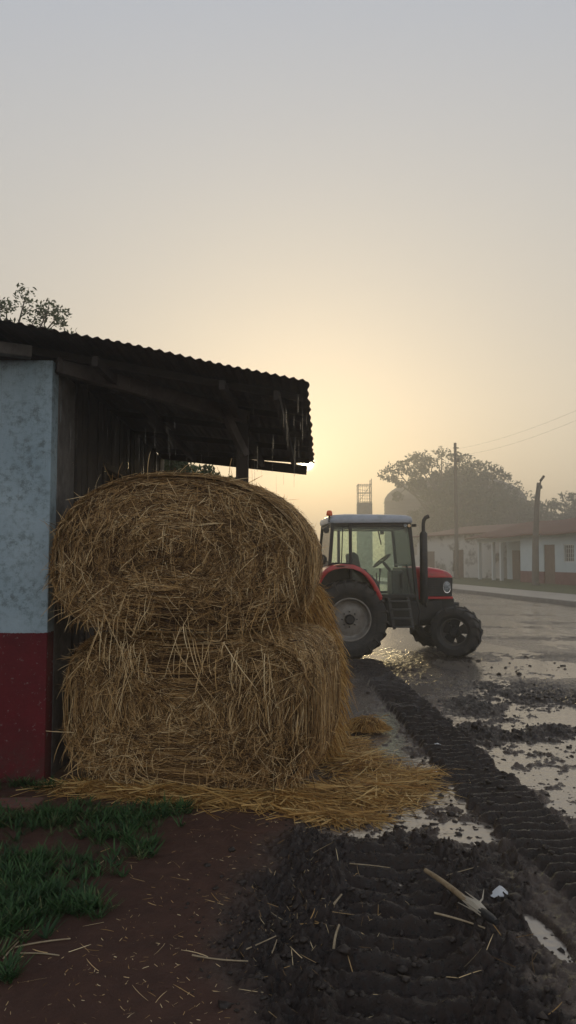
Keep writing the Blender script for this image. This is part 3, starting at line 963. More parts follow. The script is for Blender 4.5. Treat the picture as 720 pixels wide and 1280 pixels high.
stalk((18, 1192), (88, 1181), .008, 'pale straw stalk at the lower end of the grass, the upper of two parallel ones', 1)
stalk((22, 1199), (74, 1202), .007, 'pale straw stalk at the lower end of the grass, the lower of two parallel ones', 2)
stalk((4, 1206), (36, 1172), .007, 'pale straw stalk lying slantwise into the grass across two parallel ones', 3)
stalk((240, 1205), (310, 1207), .007, 'long grey stalk lying level on the dark mud left of the tyre ruts', 4)
stalk((437, 1090), (488, 1091), .006, 'short pale stalk lying level on the mud below the puddle', 5)
stalk((543, 1160), (610, 1174), .010, 'pale reed lying level on the mud just below the broken stick', 6)
stalk((418, 1150), (427, 1124), .012, 'short split straw end standing out of the mud, the farther of two', 7)
stalk((417, 1198), (424, 1176), .012, 'short split straw end lying in the mud, the nearer of two', 8)
stalk((308, 1198), (345, 1182), .006, 'thin pale stalk crossing the mud beside the split straw ends', 9)
stalk((340, 1203), (346, 1183), .006, 'thin pale stalk lying away from the camera near the split straw ends', 10)
stalk((558, 1097), (598, 1096), .005, 'dark thin twig lying level on the mud between stick and white scrap', 11)

# broken stick with a frayed, whitish binding and a black end
sx0, sy0 = gp(532, 1092, .04); sx1, sy1 = gp(618, 1172, .03)
st = thing('broken_stick', (sx0, sy0, 0), 'pale broken stick with a frayed white binding and black end on the mud', 'stick')
_t = np.linspace(0, 1, 15); _h = hz(sx0 + (sx1 - sx0) * _t, sy0 + (sy1 - sy0) * _t)
z0 = float(_h[0]) + .012; z1 = float(_h[-1]) + .006; _l = float((_h - (z0 + (z1 - z0) * _t)).max()); z0 += _l + .014; z1 += _l + .008
P0 = Vector((0, 0, z0)); P1 = Vector((sx1 - sx0, sy1 - sy0, z1))
mb = MB(); mb.tube([P0.lerp(P1, t) + Vector((0, 0, .006 * math.sin(t * 5))) for t in (0, .15, .3, .45, .6, .74)], [.011, .0125, .013, .014, .0145, .015], 12)
mb.build('shaft', mat('peeled_wood', (.36, .27, .16), .6, noise=(18, (.22, .15, .08), .4, .7), bump=(40, .4)), st)
mb = MB()
dirv = (P1 - P0).normalized(); sdv = Vector((dirv.y, -dirv.x, 0)) * -1
mb.tube([P0.lerp(P1, .64), P0.lerp(P1, .69) + sdv * .004, P0.lerp(P1, .76) + sdv * .008, P0.lerp(P1, .83) + sdv * .006, P0.lerp(P1, .87)], [.014, .019, .024, .023, .018], 9)
for k in range(9):
    a = k / 9 * 2 * PI; o = Vector((0, 0, math.sin(a))) * .020 + sdv * math.cos(a) * .024
    e_ = .60 + .05 * math.sin(k * 5.1)
    mb.tube([P0.lerp(P1, e_) + o * (1.0 + .5 * math.sin(k * 2.3)), P0.lerp(P1, .75) + o * 1.05 + sdv * .008, P0.lerp(P1, .88) + o * .8], [.0015, .0045, .003], 5)
mb.tube([P0.lerp(P1, .72) + sdv * .03, P0.lerp(P1, .69) + sdv * .065 + Vector((0, 0, .01)), P0.lerp(P1, .66) + sdv * .085 + Vector((0, 0, .045))], [.006, .004, .0015], 6)
mb.build('frayed_binding', mat('frayed_fibre', (.50, .45, .36), .8, bump=(60, .4)), st)
mb = MB(); mb.tube([P0.lerp(P1, t) for t in (.84, .9, .96, 1.03)], [.019, .021, .020, .012], 12)
mb.build('stick_end', mat('black_rubber', (.02, .02, .021), .5, bump=(50, .3)), st)


# white scraps
def scrap(px, py, w, h_, label, seed):
    x0, y0 = gp(px, py, .02); zb = float(max(hz(x0, y0), WATER_Z)) + .004
    root = MB(); rn = random.Random(seed)
    n1, n2 = 10, 6; vs = []
    for j in range(n2):
        for i in range(n1):
            u = i / (n1 - 1) - .5; v = j / (n2 - 1)
            pk = max(0, 1 - abs(u + .03) * 2.3)
            vs.append((x0 + u * w, y0 + v * .04 + .01 * rn.random(), zb + pk * h_ * v + .004 * rn.random()))
    fs = [(j * n1 + i, j * n1 + i + 1, (j + 1) * n1 + i + 1, (j + 1) * n1 + i) for j in range(n2 - 1) for i in range(n1 - 1)]
    root.add(vs, fs)
    o = root.build('plastic_scrap', mat('white_plastic', (.62, .64, .66), .45))
    s = o.modifiers.new('thick', 'SOLIDIFY'); s.thickness = .002
    return tag(o, label, 'litter')


scrap(629, 1121, .115, .045, 'crumpled white plastic scrap sticking out of the mud beyond the broken stick', 2)
scrap(548, 932, .10, .02, 'small flat white scrap pressed into the bars of the tyre track', 3)

# dark lumps of mud thrown about
def clods():
    rng = np.random.default_rng(77)
    ico = bmesh.new(); bmesh.ops.create_icosphere(ico, subdivisions=1, radius=1)
    iv = np.array([v.co[:] for v in ico.verts]); iF = np.array([[v.index for v in f.verts] for f in ico.faces]); ico.free()
    regs = [(560, 1060, .6, .5, 3), (480, 1150, .7, .6, 2.5), (330, 1170, .3, .6, 2.0), (640, 1190, .5, .6, 1), (600, 900, .6, .7, 2), (650, 930, .9, .5, 1.5),
            (690, 870, 1.4, .8, 3), (640, 980, .4, .8, 2), (560, 1000, .6, .5, 1.5), (620, 835, 1.6, 1.2, 2), (540, 1250, .5, .4, 1.5), (450, 1030, .4, .2, 1), (420, 1240, .4, .4, 1), (500, 960, .3, .5, .8)]
    w = np.array([r[4] for r in regs], float); w /= w.sum()
    Vs, Fs = [], []; o = 0
    for k in range(2600):
        rg = regs[rng.choice(len(regs), p=w)]; cx, cy = gp(rg[0], rg[1])
        x = cx + rng.normal() * rg[2] * .6; y = cy + rng.normal() * rg[3] * .6
        if y < 1.9: continue
        r_ = min(.003 + rng.exponential(.0045) * (1 + .12 * max(0, y - 4)), .026 if y < 7 else .04)
        q = iv * (1 + .42 * vnoise(iv[:, 0] * 1.6 + k * 3.1, iv[:, 1] * 1.6 + iv[:, 2] * 2.1, k)[:, None] + .38 * vnoise(iv[:, 0] * 4.6 + iv[:, 2] * 2.2 + k, iv[:, 1] * 4.6 - iv[:, 2] * 3, k + 5)[:, None]) * np.array([rng.uniform(.8, 1.4), rng.uniform(.8, 1.4), rng.uniform(.5, .9)]) * r_
        zz = float(max(hz(x, y), WATER_Z - .004))
        Vs.append(q + np.array([x, y, zz + r_ * .15])); Fs.append(iF + o); o += len(iv)
    return raw_mesh('mud_clods', np.concatenate(Vs), np.concatenate(Fs), mat('clod_mud', (.014, .009, .006), .55, noise=(40, (.034, .021, .015), .35, .7), bump=(80, .6)), smooth=False)


tag(clods(), 'dark lumps of wet mud thrown over the yard and puddles', 'mud', kind='stuff')

# ------------------------------------------------------------------ grass at the lower left
def grass():
    rng = np.random.default_rng(55)
    regs = [(30, 1030, .45, .16, 3.2), (110, 1025, .45, .22, 4), (180, 1025, .22, .2, 2.2), (215, 1018, .12, .1, .8), (60, 1090, .35, .22, 4), (20, 1120, .3, .3, 4),
            (140, 1050, .25, .12, 2), (180, 1070, .1, .1, .6), (50, 1140, .3, .18, 3.2), (105, 1145, .14, .08, 1.1), (10, 1170, .18, .15, 2), (5, 1228, .08, .05, .7), (0, 985, .5, .08, 2.0), (50, 990, .2, .06, 1),
            (-60, 1060, .4, .5, 5), (-60, 1180, .3, .3, 3)]
    w = np.array([r[4] for r in regs]); w /= w.sum()
    nt = 900; Ps, Ws, Ts, BX = [], [], [], []
    for i in range(nt):
        rg = regs[rng.choice(len(regs), p=w)]; cx, cy = gp(rg[0], rg[1])
        x = cx + rng.normal() * rg[2] * .5; y = cy + rng.normal() * rg[3] * .55
        if y > 5.64 or y < 1.9: continue
        nb = rng.integers(10, 22); tt = np.clip(rng.normal(.45, .24) + (.35 if rng.uniform() < .08 else 0), 0, 1)
        broad = rng.uniform() < .45
        for j in range(nb):
            az = rng.uniform(0, 2 * PI); L = rng.uniform(.025, .10) * (1.15 if broad else 1)
            lean = rng.uniform(.4, 1.4); s = np.linspace(0, 1, 6)
            rad = L * np.sin(s * lean) / max(lean, .4); zz = L * s * np.cos(s * lean * .75) * .85
            bx = x + rng.normal() * .01; by = y + rng.normal() * .01
            P = np.stack([bx + np.cos(az) * rad, by + np.sin(az) * rad, zz - .003], 1); BX.append((bx, by))
            Ps.append(P); Ws.append(rng.uniform(.005, .011) if broad else rng.uniform(.0018, .004)); Ts.append(np.clip(tt + rng.normal(0, .16), 0, 1))
    P = np.array(Ps); W = np.array(Ws); n_, k, _ = P.shape; BX = np.array(BX)
    P[:, :, 2] += hz(BX[:, 0], BX[:, 1])[:, None]
    T = np.gradient(P, axis=1); up = np.zeros((n_, 3)); up[:, 2] = 1
    S = np.cross(T, up[:, None, :] + 0 * T); S /= np.linalg.norm(S, axis=2, keepdims=True) + 1e-9
    prof = np.array([.45, .85, 1.0, .85, .55, .06]); S = S * W[:, None, None] * .5 * prof[None, :, None]
    V = np.stack([P - S, P + S], 2).reshape(-1, 3)
    base = (np.arange(n_) * k * 2)[:, None] + (np.arange(k - 1) * 2)[None]
    Fq = np.stack([base, base + 1, base + 3, base + 2], 2).reshape(-1, 4)
    gm_ = tone_mat('grass_blades', [(0, (.018, .055, .018)), (.5, (.042, .105, .028)), (.85, (.075, .17, .05)), (1, (.16, .17, .07))], .5, .4, .3)
    return raw_mesh('grass', V, Fq, gm_, tone=np.repeat(np.array(Ts), 2 * k))


tag(grass(), 'green weeds and grass growing on the red earth before the shed wall', 'grass', kind='stuff')

# ------------------------------------------------------------------ tractor
red_p = mat('red_paint', (.50, .018, .024), .32, spec=.5, coat=.4, noise=(6, (.20, .040, .030), .52, .72), bump=(25, .08))
blk = mat('black_metal', (.018, .018, .02), .5, noise=(12, (.045, .038, .032), .5, .75), bump=(30, .2))
rub = mat('tyre_rubber', (.022, .021, .021), .62, noise=(6, (.055, .045, .036), .45, .72), bump=(40, .5))
rimg = mat('dirty_rim', (.30, .28, .25), .55, noise=(7, (.19, .16, .13), .4, .7), bump=(20, .2))
rimd = mat('dark_rim', (.10, .095, .09), .55, noise=(7, (.055, .045, .04), .4, .7))
roofp = mat('cab_roof_paint', (.40, .43, .48), .35, noise=(5, (.30, .32, .35), .45, .7))
chrome = mat('lamp_chrome', (.7, .72, .74), .12, metal=1.0)
glassm = bpy.data.materials.new('tinted_glass'); glassm.use_nodes = True
n, l = glassm.node_tree.nodes, glassm.node_tree.links
for x in list(n):
    if x.type != 'OUTPUT_MATERIAL': n.remove(x)
tr = n.new('ShaderNodeBsdfTransparent'); tr.inputs[0].default_value = (.92, .985, .95, 1)
gl = n.new('ShaderNodeBsdfGlossy'); gl.inputs['Roughness'].default_value = .04
fr = n.new('ShaderNodeFresnel'); fr.inputs[0].default_value = 1.5
mx = n.new('ShaderNodeMixShader'); l.new(fr.outputs[0], mx.inputs[0]); l.new(tr.outputs[0], mx.inputs[1]); l.new(gl.outputs[0], mx.inputs[2])
df = n.new('ShaderNodeBsdfDiffuse'); df.inputs[0].default_value = (.45, .55, .50, 1)           # rain film on the pane
mx2 = n.new('ShaderNodeMixShader')
nzt = n.new('ShaderNodeTexNoise'); nzt.inputs['Scale'].default_value = 22; nzt.inputs['Detail'].default_value = 5
mrg = n.new('ShaderNodeMapRange'); l.new(nzt.outputs[0], mrg.inputs[0]); mrg.inputs[1].default_value = .35; mrg.inputs[2].default_value = .7; mrg.inputs[3].default_value = .01; mrg.inputs[4].default_value = .09
l.new(mrg.outputs[0], mx2.inputs[0])
l.new(mx.outputs[0], mx2.inputs[1]); l.new(df.outputs[0], mx2.inputs[2]); l.new(mx2.outputs[0], n['Material Output'].inputs['Surface'])
orange = mat('orange_lens', (.75, .10, .015), .25)
lensw = mat('clear_lens', (.34, .38, .40), .12, spec=.8, noise=(30, (.12, .14, .15), .45, .6))

TR = thing('tractor', (.975, 13.62, -.02), 'red farm tractor with a pale cab roof parked on the muddy road', 'tractor', R(5))


def wheel(x, y, r, w, rim_r, nl, side, steer, rim_mat, front):
    """side -1: the near (right hand) wheel"""
    hub = bpy.data.objects.new('wheel', None); COL.objects.link(hub); hub.parent = TR
    hub.location = (x, y, r); hub.rotation_euler = (0, 0, steer)
    mb = MB(); rc = r * .955; hw = w / 2
    prof = [(rim_r, -hw * .72), (rim_r + (rc - rim_r) * .35, -hw * 1.0), (rim_r + (rc - rim_r) * .7, -hw * 1.02), (rc * .965, -hw * .93), (rc, -hw * .6), (rc * 1.003, 0),
            (rc, hw * .6), (rc * .965, hw * .93), (rim_r + (rc - rim_r) * .7, hw * 1.02), (rim_r + (rc - rim_r) * .35, hw * 1.0), (rim_r, hw * .72)]
    mb.lathe(prof, 64)
    # chevron lugs, part of the tread
    for k in range(nl):
        for sd in (-1, 1):
            a = 2 * PI * (k + (.5 if sd > 0 else 0)) / nl
            pts = []
            for q in range(6):
                t = q / 5
                yy = sd * (hw * (-.06) + t * hw * 1.07); aa = a + t * .30 * (0.95 if front else .8)
                rr = r * 1.0 if t < .85 else r * .965
                if t == 1: rr = r * .93
                ra = rc * .97 if t < .85 else rc * .90
                if t == 1: ra = rc * .80; yy = sd * hw * 1.04
                pts.append((aa, yy, rr, ra))
            da = .036 if not front else .055
            vs = []; fs = []
            for (aa, yy, rr, ra) in pts:
                for dd, R_ in ((-da * 1.25, ra), (-da * .8, rr), (da * .8, rr), (da * 1.25, ra)):
                    vs.append((R_ * math.cos(aa + dd), yy, R_ * math.sin(aa + dd)))
            for q in range(5):
                for j in range(3): fs.append((q * 4 + j, q * 4 + j + 1, q * 4 + j + 5, q * 4 + j + 4))
            fs += [(0, 1, 2, 3), (20, 21, 22, 23)]
            mb.add(vs, fs)
    mb.build('tyre', rub, hub, ang=30)
    mb = MB(); o = side                                    # outward direction along y
    mb.lathe([(rim_r * 1.02, o * hw * .74), (rim_r * 1.03, o * hw * .80), (rim_r * .97, o * hw * .80), (rim_r * .93, o * hw * .62), (rim_r * .90, o * hw * .25), (rim_r * .90, -o * hw * .5),
              (rim_r * 1.02, -o * hw * .72), (rim_r * 1.03, -o * hw * .78), (rim_r * .99, -o * hw * .78), (rim_r * .86, -o * hw * .5), (rim_r * .86, o * hw * .2)], 48)
    dp = .30 if not front else .15
    if not front:
        mb.lathe([(rim_r * .905, o * hw * .26), (rim_r * .80, o * hw * .22), (rim_r * .62, o * hw * .34), (rim_r * .40, o * hw * .40), (rim_r * .16, o * hw * .40), (.0, o * hw * .40)], 48)
    mb.build('rim', rim_mat, hub, ang=30)
    if front:                                              # dish with five hand holes
        mb = MB()
        for k in range(5):
            a = 2 * PI * k / 5 + .3
            c, s = math.cos(a), math.sin(a)
            mb.M = Matrix.Rotation(-a, 4, 'Y')
            mb.prism([(rim_r * .25, -rim_r * .22), (rim_r * .90, -rim_r * .42), (rim_r * .95, 0), (rim_r * .90, rim_r * .42), (rim_r * .25, rim_r * .22)], o * hw * .10, o * hw * .26)
        mb.M = Matrix.Identity(4)
        mb.lathe([(0, o * hw * .3), (rim_r * .45, o * hw * .3), (rim_r * .48, o * hw * .08), (0, o * hw * .06)], 24)
        mb.build('wheel_dish', rim_mat if False else blk, hub, bevel=.004)
    mb = MB()
    hr = .085 if not front else .075
    y0 = hw * (.40 if not front else .28)
    mb.lathe([(0, o * (y0 + .10)), (hr * .75, o * (y0 + .10)), (hr, o * (y0 + .07)), (hr, o * (y0 - .04))], 20)
    nb = 8
    for k in range(nb):
        a = 2 * PI * k / nb; rr = rim_r * (.36 if not front else .42)
        cx, cz = rr * math.cos(a), rr * math.sin(a)
        mb.tube([(cx, o * (y0 - .01), cz), (cx, o * (y0 + .03), cz)], .013, 6)
    mb.build('hub', blk, hub)
    return hub


wheel(0, -.78, .68, .42, .36, 21, -1, 0, rimg, False)
wheel(0, .78, .68, .42, .36, 21, 1, 0, rimg, False)
wheel(1.91, -.73, .445, .34, .235, 15, -1, R(-33), rimd, True)
wheel(1.91, .78, .445, .34, .235, 15, 1, R(-30), rimd, True)

# chassis
mb = MB()
mb.box((-.35, -.28, .48), (1.25, .28, 1.02)); mb.box((1.2, -.24, .50), (2.05, .24, 1.0))
mb.tube([(0, -.60, .68), (0, .60, .68)], .13, 14)
mb.build('gearbox', blk, TR, bevel=.03)
mb = MB(); mb.tube([(1.97, -.60, .46), (1.97, -.2, .42), (1.97, .2, .42), (1.97, .60, .46)], [.075, .09, .09, .075], 12); mb.box((1.85, -.16, .36), (2.14, .16, .56))
mb.build('front_axle', blk, TR, bevel=.01)
mb = MB(); mb.box((.66, -.56, .50), (1.32, -.29, .98)); mb.build('fuel_tank', blk, TR, bevel=.05, segs=3)
mb = MB(); mb.box((.66, .29, .50), (1.32, .56, .98)); mb.build('battery_box', blk, TR, bevel=.04)
mb = MB(); mb.box((1.34, -.42, .62), (1.75, -.25, .96)); mb.tube([(1.36, -.36, .80), (1.78, -.36, .78)], .05, 10); mb.tube([(1.3, -.30, .6), (1.6, -.42, .66), (1.9, -.40, .60)], .022, 8); mb.build('engine', blk, TR, bevel=.02)
mb = MB(); mb.box((2.02, -.20, .55), (2.16, .20, .92)); mb.build('front_weight', blk, TR, bevel=.03)
mb = MB(); mb.bar((-.3, 0, 1.0), (-.7, 0, .85), .04); mb.build('top_link', blk, TR, bevel=.006)
mb = MB(); mb.bar((-.35, -.2, .55), (-.78, -.28, .45), .05); mb.bar((-.35, .2, .55), (-.78, .28, .45), .05); mb.bar((-.76, -.3, .46), (-.76, .3, .46), .05)
mb.build('hitch', blk, TR, bevel=.006)

# hood: rounded section swept forward
def hood():
    st_ = [(1.20, .34, 1.585), (1.40, .34, 1.58), (1.60, .335, 1.565), (1.78, .325, 1.535), (1.90, .31, 1.50), (1.97, .295, 1.455), (2.005, .28, 1.39)]
    mb = MB(); vs = []; fs = []; m_ = 15
    for (x, hw, zt) in st_:
        zb = 1.375
        for i in range(m_):
            a = PI * i / (m_ - 1)
            cy = -math.cos(a); sz = math.sin(a)
            yy = hw * math.copysign(abs(cy) ** .45, cy); zz = zb + (zt - zb) * abs(sz) ** .55
            vs.append((x, yy, zz))
    for s_ in range(len(st_) - 1):
        for i in range(m_ - 1): o = s_ * m_; fs.append((o + i, o + i + 1, o + m_ + i + 1, o + m_ + i))
    fs.append(tuple(range(m_))); fs.append(tuple(range((len(st_) - 1) * m_, len(st_) * m_)))
    mb.add(vs, fs); return mb.build('hood', red_p, TR, ang=50)


hood()
mb = MB(); mb.box((1.20, -.337, .98), (1.52, .337, 1.374)); mb.build('hood_side', red_p, TR, bevel=.012)
mb = MB(); mb.prism([(1.522, .985), (1.99, .985), (2.0, 1.03), (1.522, 1.03)], -.325, .325); mb.build('lower_trim', red_p, TR, bevel=.008)
mb = MB(); mb.prism([(1.522, 1.032), (1.985, 1.032), (2.0, 1.372), (1.522, 1.372)], -.31, .31); gr = mb.build('grille', blk, TR, bevel=.012)
mb = MB()
for k in range(9): mb.box((1.56, -.316, 1.06 + k * .033), (1.78, .316, 1.068 + k * .033))
for k in range(8): mb.box((1.99, -.24, 1.07 + k * .035), (2.006, .24, 1.08 + k * .035))
mb.build('grille_slats', mat('slat_black', (.03, .03, .032), .4), gr)
for sy in (-1, 1):
    mb = MB(); mb.M = Matrix.Translation((1.885, sy * .312, 1.205)) @ Matrix.Rotation(R(8), 4, 'Y') @ Matrix.Diagonal((.8, 1, 1.25, 1))
    mb.lathe([(.0, sy * .018), (.05, sy * .016), (.078, sy * .004), (.082, -sy * .01)], 24)
    hl = mb.build('headlight', lensw, TR)
    mb = MB(); mb.M = Matrix.Translation((1.885, sy * .312, 1.205)) @ Matrix.Diagonal((.8, 1, 1.25, 1)); mb.lathe([(.080, sy * .012), (.090, sy * .014), (.096, -sy * .004), (.080, -sy * .005)], 24, closed=True)
    mb.build('bezel', chrome, hl)
# exhaust
mb = MB(); mb.tube([(1.42, -.47, .90), (1.42, -.47, .96), (1.42, -.47, 2.16), (1.42, -.47, 2.20)], [.045, .070, .070, .045], 20)
mb.tube([(1.42, -.47, 2.17), (1.42, -.47, 2.34), (1.43, -.47, 2.40), (1.46, -.47, 2.45), (1.52, -.47, 2.475)], [.033, .033, .034, .036, .038], 14)
mb.bar((1.42, -.47, 1.1), (1.42, -.33, 1.1), .04); mb.tube([(1.42, -.47, .92), (1.50, -.36, .84)], .03, 10)
mb.build('exhaust', blk, TR)
mb = MB(); mb.tube([(1.33, .44, .95), (1.33, .44, 1.95)], .05, 14); mb.tube([(1.33, .44, 1.95), (1.33, .44, 2.03)], .085, 14); mb.build('air_intake', blk, TR)

# fenders
def fender(sy):
    prof = [(-.56, 1.37), (-.50, 1.47), (-.42, 1.55), (-.30, 1.605), (-.12, 1.63), (.06, 1.615), (.20, 1.56), (.32, 1.46), (.42, 1.33), (.50, 1.19), (.555, 1.07)]
    inner = [(x * .93 + .0, z_ - .035) for x, z_ in prof]
    mb = MB(); n_ = len(prof)
    y_in, y_out = sy * .50, sy * .99
    vs = []; fs = []
    for (x, z_), (xi, zi) in zip(prof, inner):
        vs += [(x, y_in, z_), (x, y_out * .985, z_ - .004), (x * .985, y_out, z_ - .022), (x * .96, y_out, z_ - .075), (xi * .97, y_out * .985, zi - .04), (xi, y_out * .97, zi), (xi, y_in, zi)]
    m_ = 7
    for i in range(n_ - 1):
        for j in range(m_):
            fs.append((i * m_ + j, i * m_ + (j + 1) % m_, (i + 1) * m_ + (j + 1) % m_, (i + 1) * m_ + j))
    fs.append(tuple(range(m_))); fs.append(tuple(range((n_ - 1) * m_, n_ * m_)))
    mb.add(vs, fs); f_ = mb.build('fender', red_p, TR, ang=45)
    mb = MB(); mb.prism([(x * .90, z_ - .05) for x, z_ in prof] + [(.45, .95), (-.40, .95)], sy * .50, sy * .56)
    mb.build('inner_panel', blk, f_)
    mb = MB(); mb.box((-.24, y_out * 1.002 - .01, 1.575), (-.10, y_out * 1.002 + .01, 1.60)); mb.build('tail_lamp', mat('dark_red_lens', (.09, .008, .008), .3), f_)


fender(-1); fender(1)

# cab
cab_h0, cab_h1 = 1.05, 2.34
CY = .68
mb = MB()
for sy in (-1, 1):
    y = sy * CY
    mb.bar((-.31, y, 1.60), (-.25, y * .97, cab_h1), .055, .06)                       # rear corner
    mb.bar((.06, y, 1.05), (.06, y * .97, cab_h1), .065, .05)                         # door post
    mb.bar((1.235, y, 1.0), (1.115, y * .97, cab_h1), .06, .06)                       # front corner
    mb.bar((-.27, y * .97, cab_h1 - .03), (1.12, y * .97, cab_h1 - .03), .05, .07)    # top rail
    mb.bar((-.31, y, 1.62), (.06, y, 1.62), .04, .05)
    mb.bar((.40, y, 1.06), (1.22, y, 1.06), .05, .07)
mb.bar((-.25, -CY * .97, cab_h1 - .03), (-.25, CY * .97, cab_h1 - .03), .05, .08)
mb.bar((-.31, -CY, 1.62), (-.31, CY, 1.62), .05, .05)
mb.bar((1.115, -CY * .97, cab_h1 - .03), (1.115, CY * .97, cab_h1 - .03), .05, .08)
mb.bar((1.175, -CY, 1.60), (1.175, CY, 1.60), .04, .04)
mb.bar((-.10, -CY * .985, 1.64), (-.07, -CY * .97, cab_h1), .018, .018)
cf = mb.build('cab_frame', blk, TR, bevel=.008)
mb = MB(); mb.box((-.30, -.66, .98), (1.20, .66, 1.05)); mb.box((1.10, -.60, 1.0), (1.22, .60, 1.55)); mb.box((-.33, -.5, 1.0), (-.28, .5, 1.6)); mb.build('cab_floor', blk, TR, bevel=.01)
def pane(name, pts, nrm_off):
    mb = MB(); p = [Vector(q) for q in pts]; o = Vector(nrm_off)
    mb.add(p + [q + o for q in p], [(0, 1, 2, 3), (7, 6, 5, 4), (0, 4, 5, 1), (1, 5, 6, 2), (2, 6, 7, 3), (3, 7, 4, 0)]); return mb.build(name, glassm, TR, smooth=False)


for sy in (-1, 1):
    y = sy * (CY - .006)
    pane('door_glass', [(.09, y, 1.08), (1.21, y, 1.08), (1.10, y * .97, 2.30), (.09, y * .97, 2.30)], (0, sy * .004, 0))
    pane('side_glass', [(-.29, y, 1.64), (.03, y, 1.64), (.03, y * .97, 2.30), (-.235, y * .97, 2.30)], (0, sy * .004, 0))
pane('windscreen', [(1.178, -.64, 1.62), (1.178, .64, 1.62), (1.118, .62, 2.28), (1.118, -.62, 2.28)], (.004, 0, 0))
pane('rear_glass', [(-.31, -.64, 1.65), (-.31, .64, 1.65), (-.255, .62, 2.28), (-.255, -.62, 2.28)], (-.004, 0, 0))
# door edge strip and handle
mb = MB(); mb.bar((1.14, -.70, 1.12), (1.05, -.69, 1.60), .022); mb.build('grab_handle', blk, TR)
mb = MB(); mb.bar((.95, -.705, 1.45), (.95, -.705, 1.20), .02); mb.build('door_handle', blk, TR)
# roof
def roofcap():
    mb = MB()
    outl = lambda hx, hy: [(.44 + hx * c_, hy * s_) for c_, s_ in [(math.copysign(abs(math.cos(a)) ** .28, math.cos(a)), math.copysign(abs(math.sin(a)) ** .28, math.sin(a))) for a in [2 * PI * k / 56 + .01 for k in range(56)]]]
    lv = [(2.335, .735, .70), (2.345, .765, .735), (2.40, .775, .745), (2.45, .755, .725), (2.485, .69, .66), (2.505, .50, .48), (2.512, .02, .02)]
    vs = []; fs = []
    for z_, hx, hy in lv: vs += [(x, y, z_ + (.012 * (x - .44) if z_ < 2.46 else -.004 * (x - .44))) for x, y in outl(hx, hy)]
    for i in range(len(lv) - 1):
        for k in range(56): fs.append((i * 56 + k, i * 56 + (k + 1) % 56, (i + 1) * 56 + (k + 1) % 56, (i + 1) * 56 + k))
    fs.append(tuple(range(56))); fs.append(tuple(range(56 * (len(lv) - 1), 56 * len(lv)))[::-1])
    mb.add(vs, fs); return mb.build('cab_roof', roofp, TR, ang=50)


roofcap()
mb = MB(); mb.box((-.22, -.6, 2.24), (1.08, .6, 2.33)); mb.build('headliner', blk, TR, bevel=.01)
# beacon, work lamps, mirrors
mb = MB(); mb.M = Matrix.Translation((-.30, -.60, 2.44)); mb.lathe([(0, .125), (.035, .12), (.052, .09), (.055, .04), (.05, .03)], 20, 'z'); be = mb.build('beacon', orange, TR)
mb = MB(); mb.tube([(-.30, -.60, 2.36), (-.30, -.60, 2.475)], .018, 8); mb.build('beacon_stem', blk, be)
mb = MB(); mb.tube([(-.32, -.60, 2.30), (-.36, -.66, 2.22)], .012, 8); mb.M = Matrix.Translation((-.37, -.68, 2.21)); mb.lathe([(0, .04), (.045, .035), (.055, -.01), (.05, -.03), (0, -.035)], 16, 'y'); mb.build('work_lamp', blk, TR)
mb = MB(); mb.tube([(-.30, -.68, 1.66), (-.42, -.80, 1.66), (-.46, -.84, 1.68)], .012, 8); mb.M = Matrix.Translation((-.47, -.86, 1.70)); mb.lathe([(0, .04), (.07, .035), (.09, 0), (.07, -.03), (0, -.035)], 20, 'y'); mb.build('round_mirror', blk, TR)  # round black mirror on its arm
for k, yy in enumerate((-.62, -.52)):
    mb = MB(); mb.M = Matrix.Translation((1.10 - k * .07, -.715 - k * .0, 2.295)); mb.lathe([(0, -.012), (.026, -.010), (.03, .01), (0, .014)], 14, 'y'); mb.build('marker_lamp', mat('amber_lens', (.8, .55, .3), .2) if k == 0 else lensw, TR)
mb = MB(); mb.bar((1.12, .70, 2.34), (1.16, .80, 2.46), .02); mb.bar((1.12, .80, 2.44), (1.24, .80, 2.50), .05, .05); mb.build('mirror_bracket', blk, TR, bevel=.004)
mb = MB(); mb.bar((1.17, -.66, 2.30), (1.22, -.72, 2.30), .04, .05); mb.build('lamp_bracket', blk, TR, bevel=.004)
# interior
mb = MB(); mb.prism([(.18, 1.30), (.52, 1.28), (.55, 1.36), (.36, 1.40), (.28, 1.78), (.20, 1.84), (.12, 1.80), (.14, 1.36)], -.24, .24); mb.box((.20, -.18, 1.05), (.46, .18, 1.30))
mb.box((.12, -.27, 1.25), (.55, .27, 1.42)); mb.box((.10, -.34, 1.48), (.42, -.27, 1.53)); mb.box((.10, .27, 1.48), (.42, .34, 1.53)); mb.build('seat', blk, TR, bevel=.035, segs=3)
mb = MB(); mb.box((.90, -.20, 1.05), (1.15, .20, 1.50)); mb.tube([(.95, 0, 1.45), (.78, 0, 1.66)], .03, 10); dsh = mb.build('dashboard', blk, TR, bevel=.03)
mb = MB(); q = Matrix.Translation((.76, 0, 1.68)) @ Matrix.Rotation(R(-38), 4, 'Y'); mb.M = q
mb.tube([(.19 * math.cos(a), .19 * math.sin(a), 0) for a in [2 * PI * k / 28 for k in range(29)]], .014, 8)
mb.bar((-.19, 0, 0), (.19, 0, 0), .02); mb.bar((0, -.19, 0), (0, .19, 0), .02); mb.build('steering_wheel', blk, TR)
mb = MB(); mb.bar((.62, -.30, 1.05), (.66, -.32, 1.50), .02); mb.tube([(.66, -.32, 1.48), (.66, -.32, 1.54)], .022, 8); mb.build('lever', blk, TR)
mb = MB(); mb.bar((.72, .2, 1.1), (.70, .22, 1.45), .02); mb.build('lever', blk, TR)
mb = MB(); mb.bar((.80, .50, 2.26), (.86, .50, 1.98), .04, .015); mb.bar((.88, .46, 2.22), (.88, .60, 2.22), .05, .08); mb.build('wiper', blk, TR)
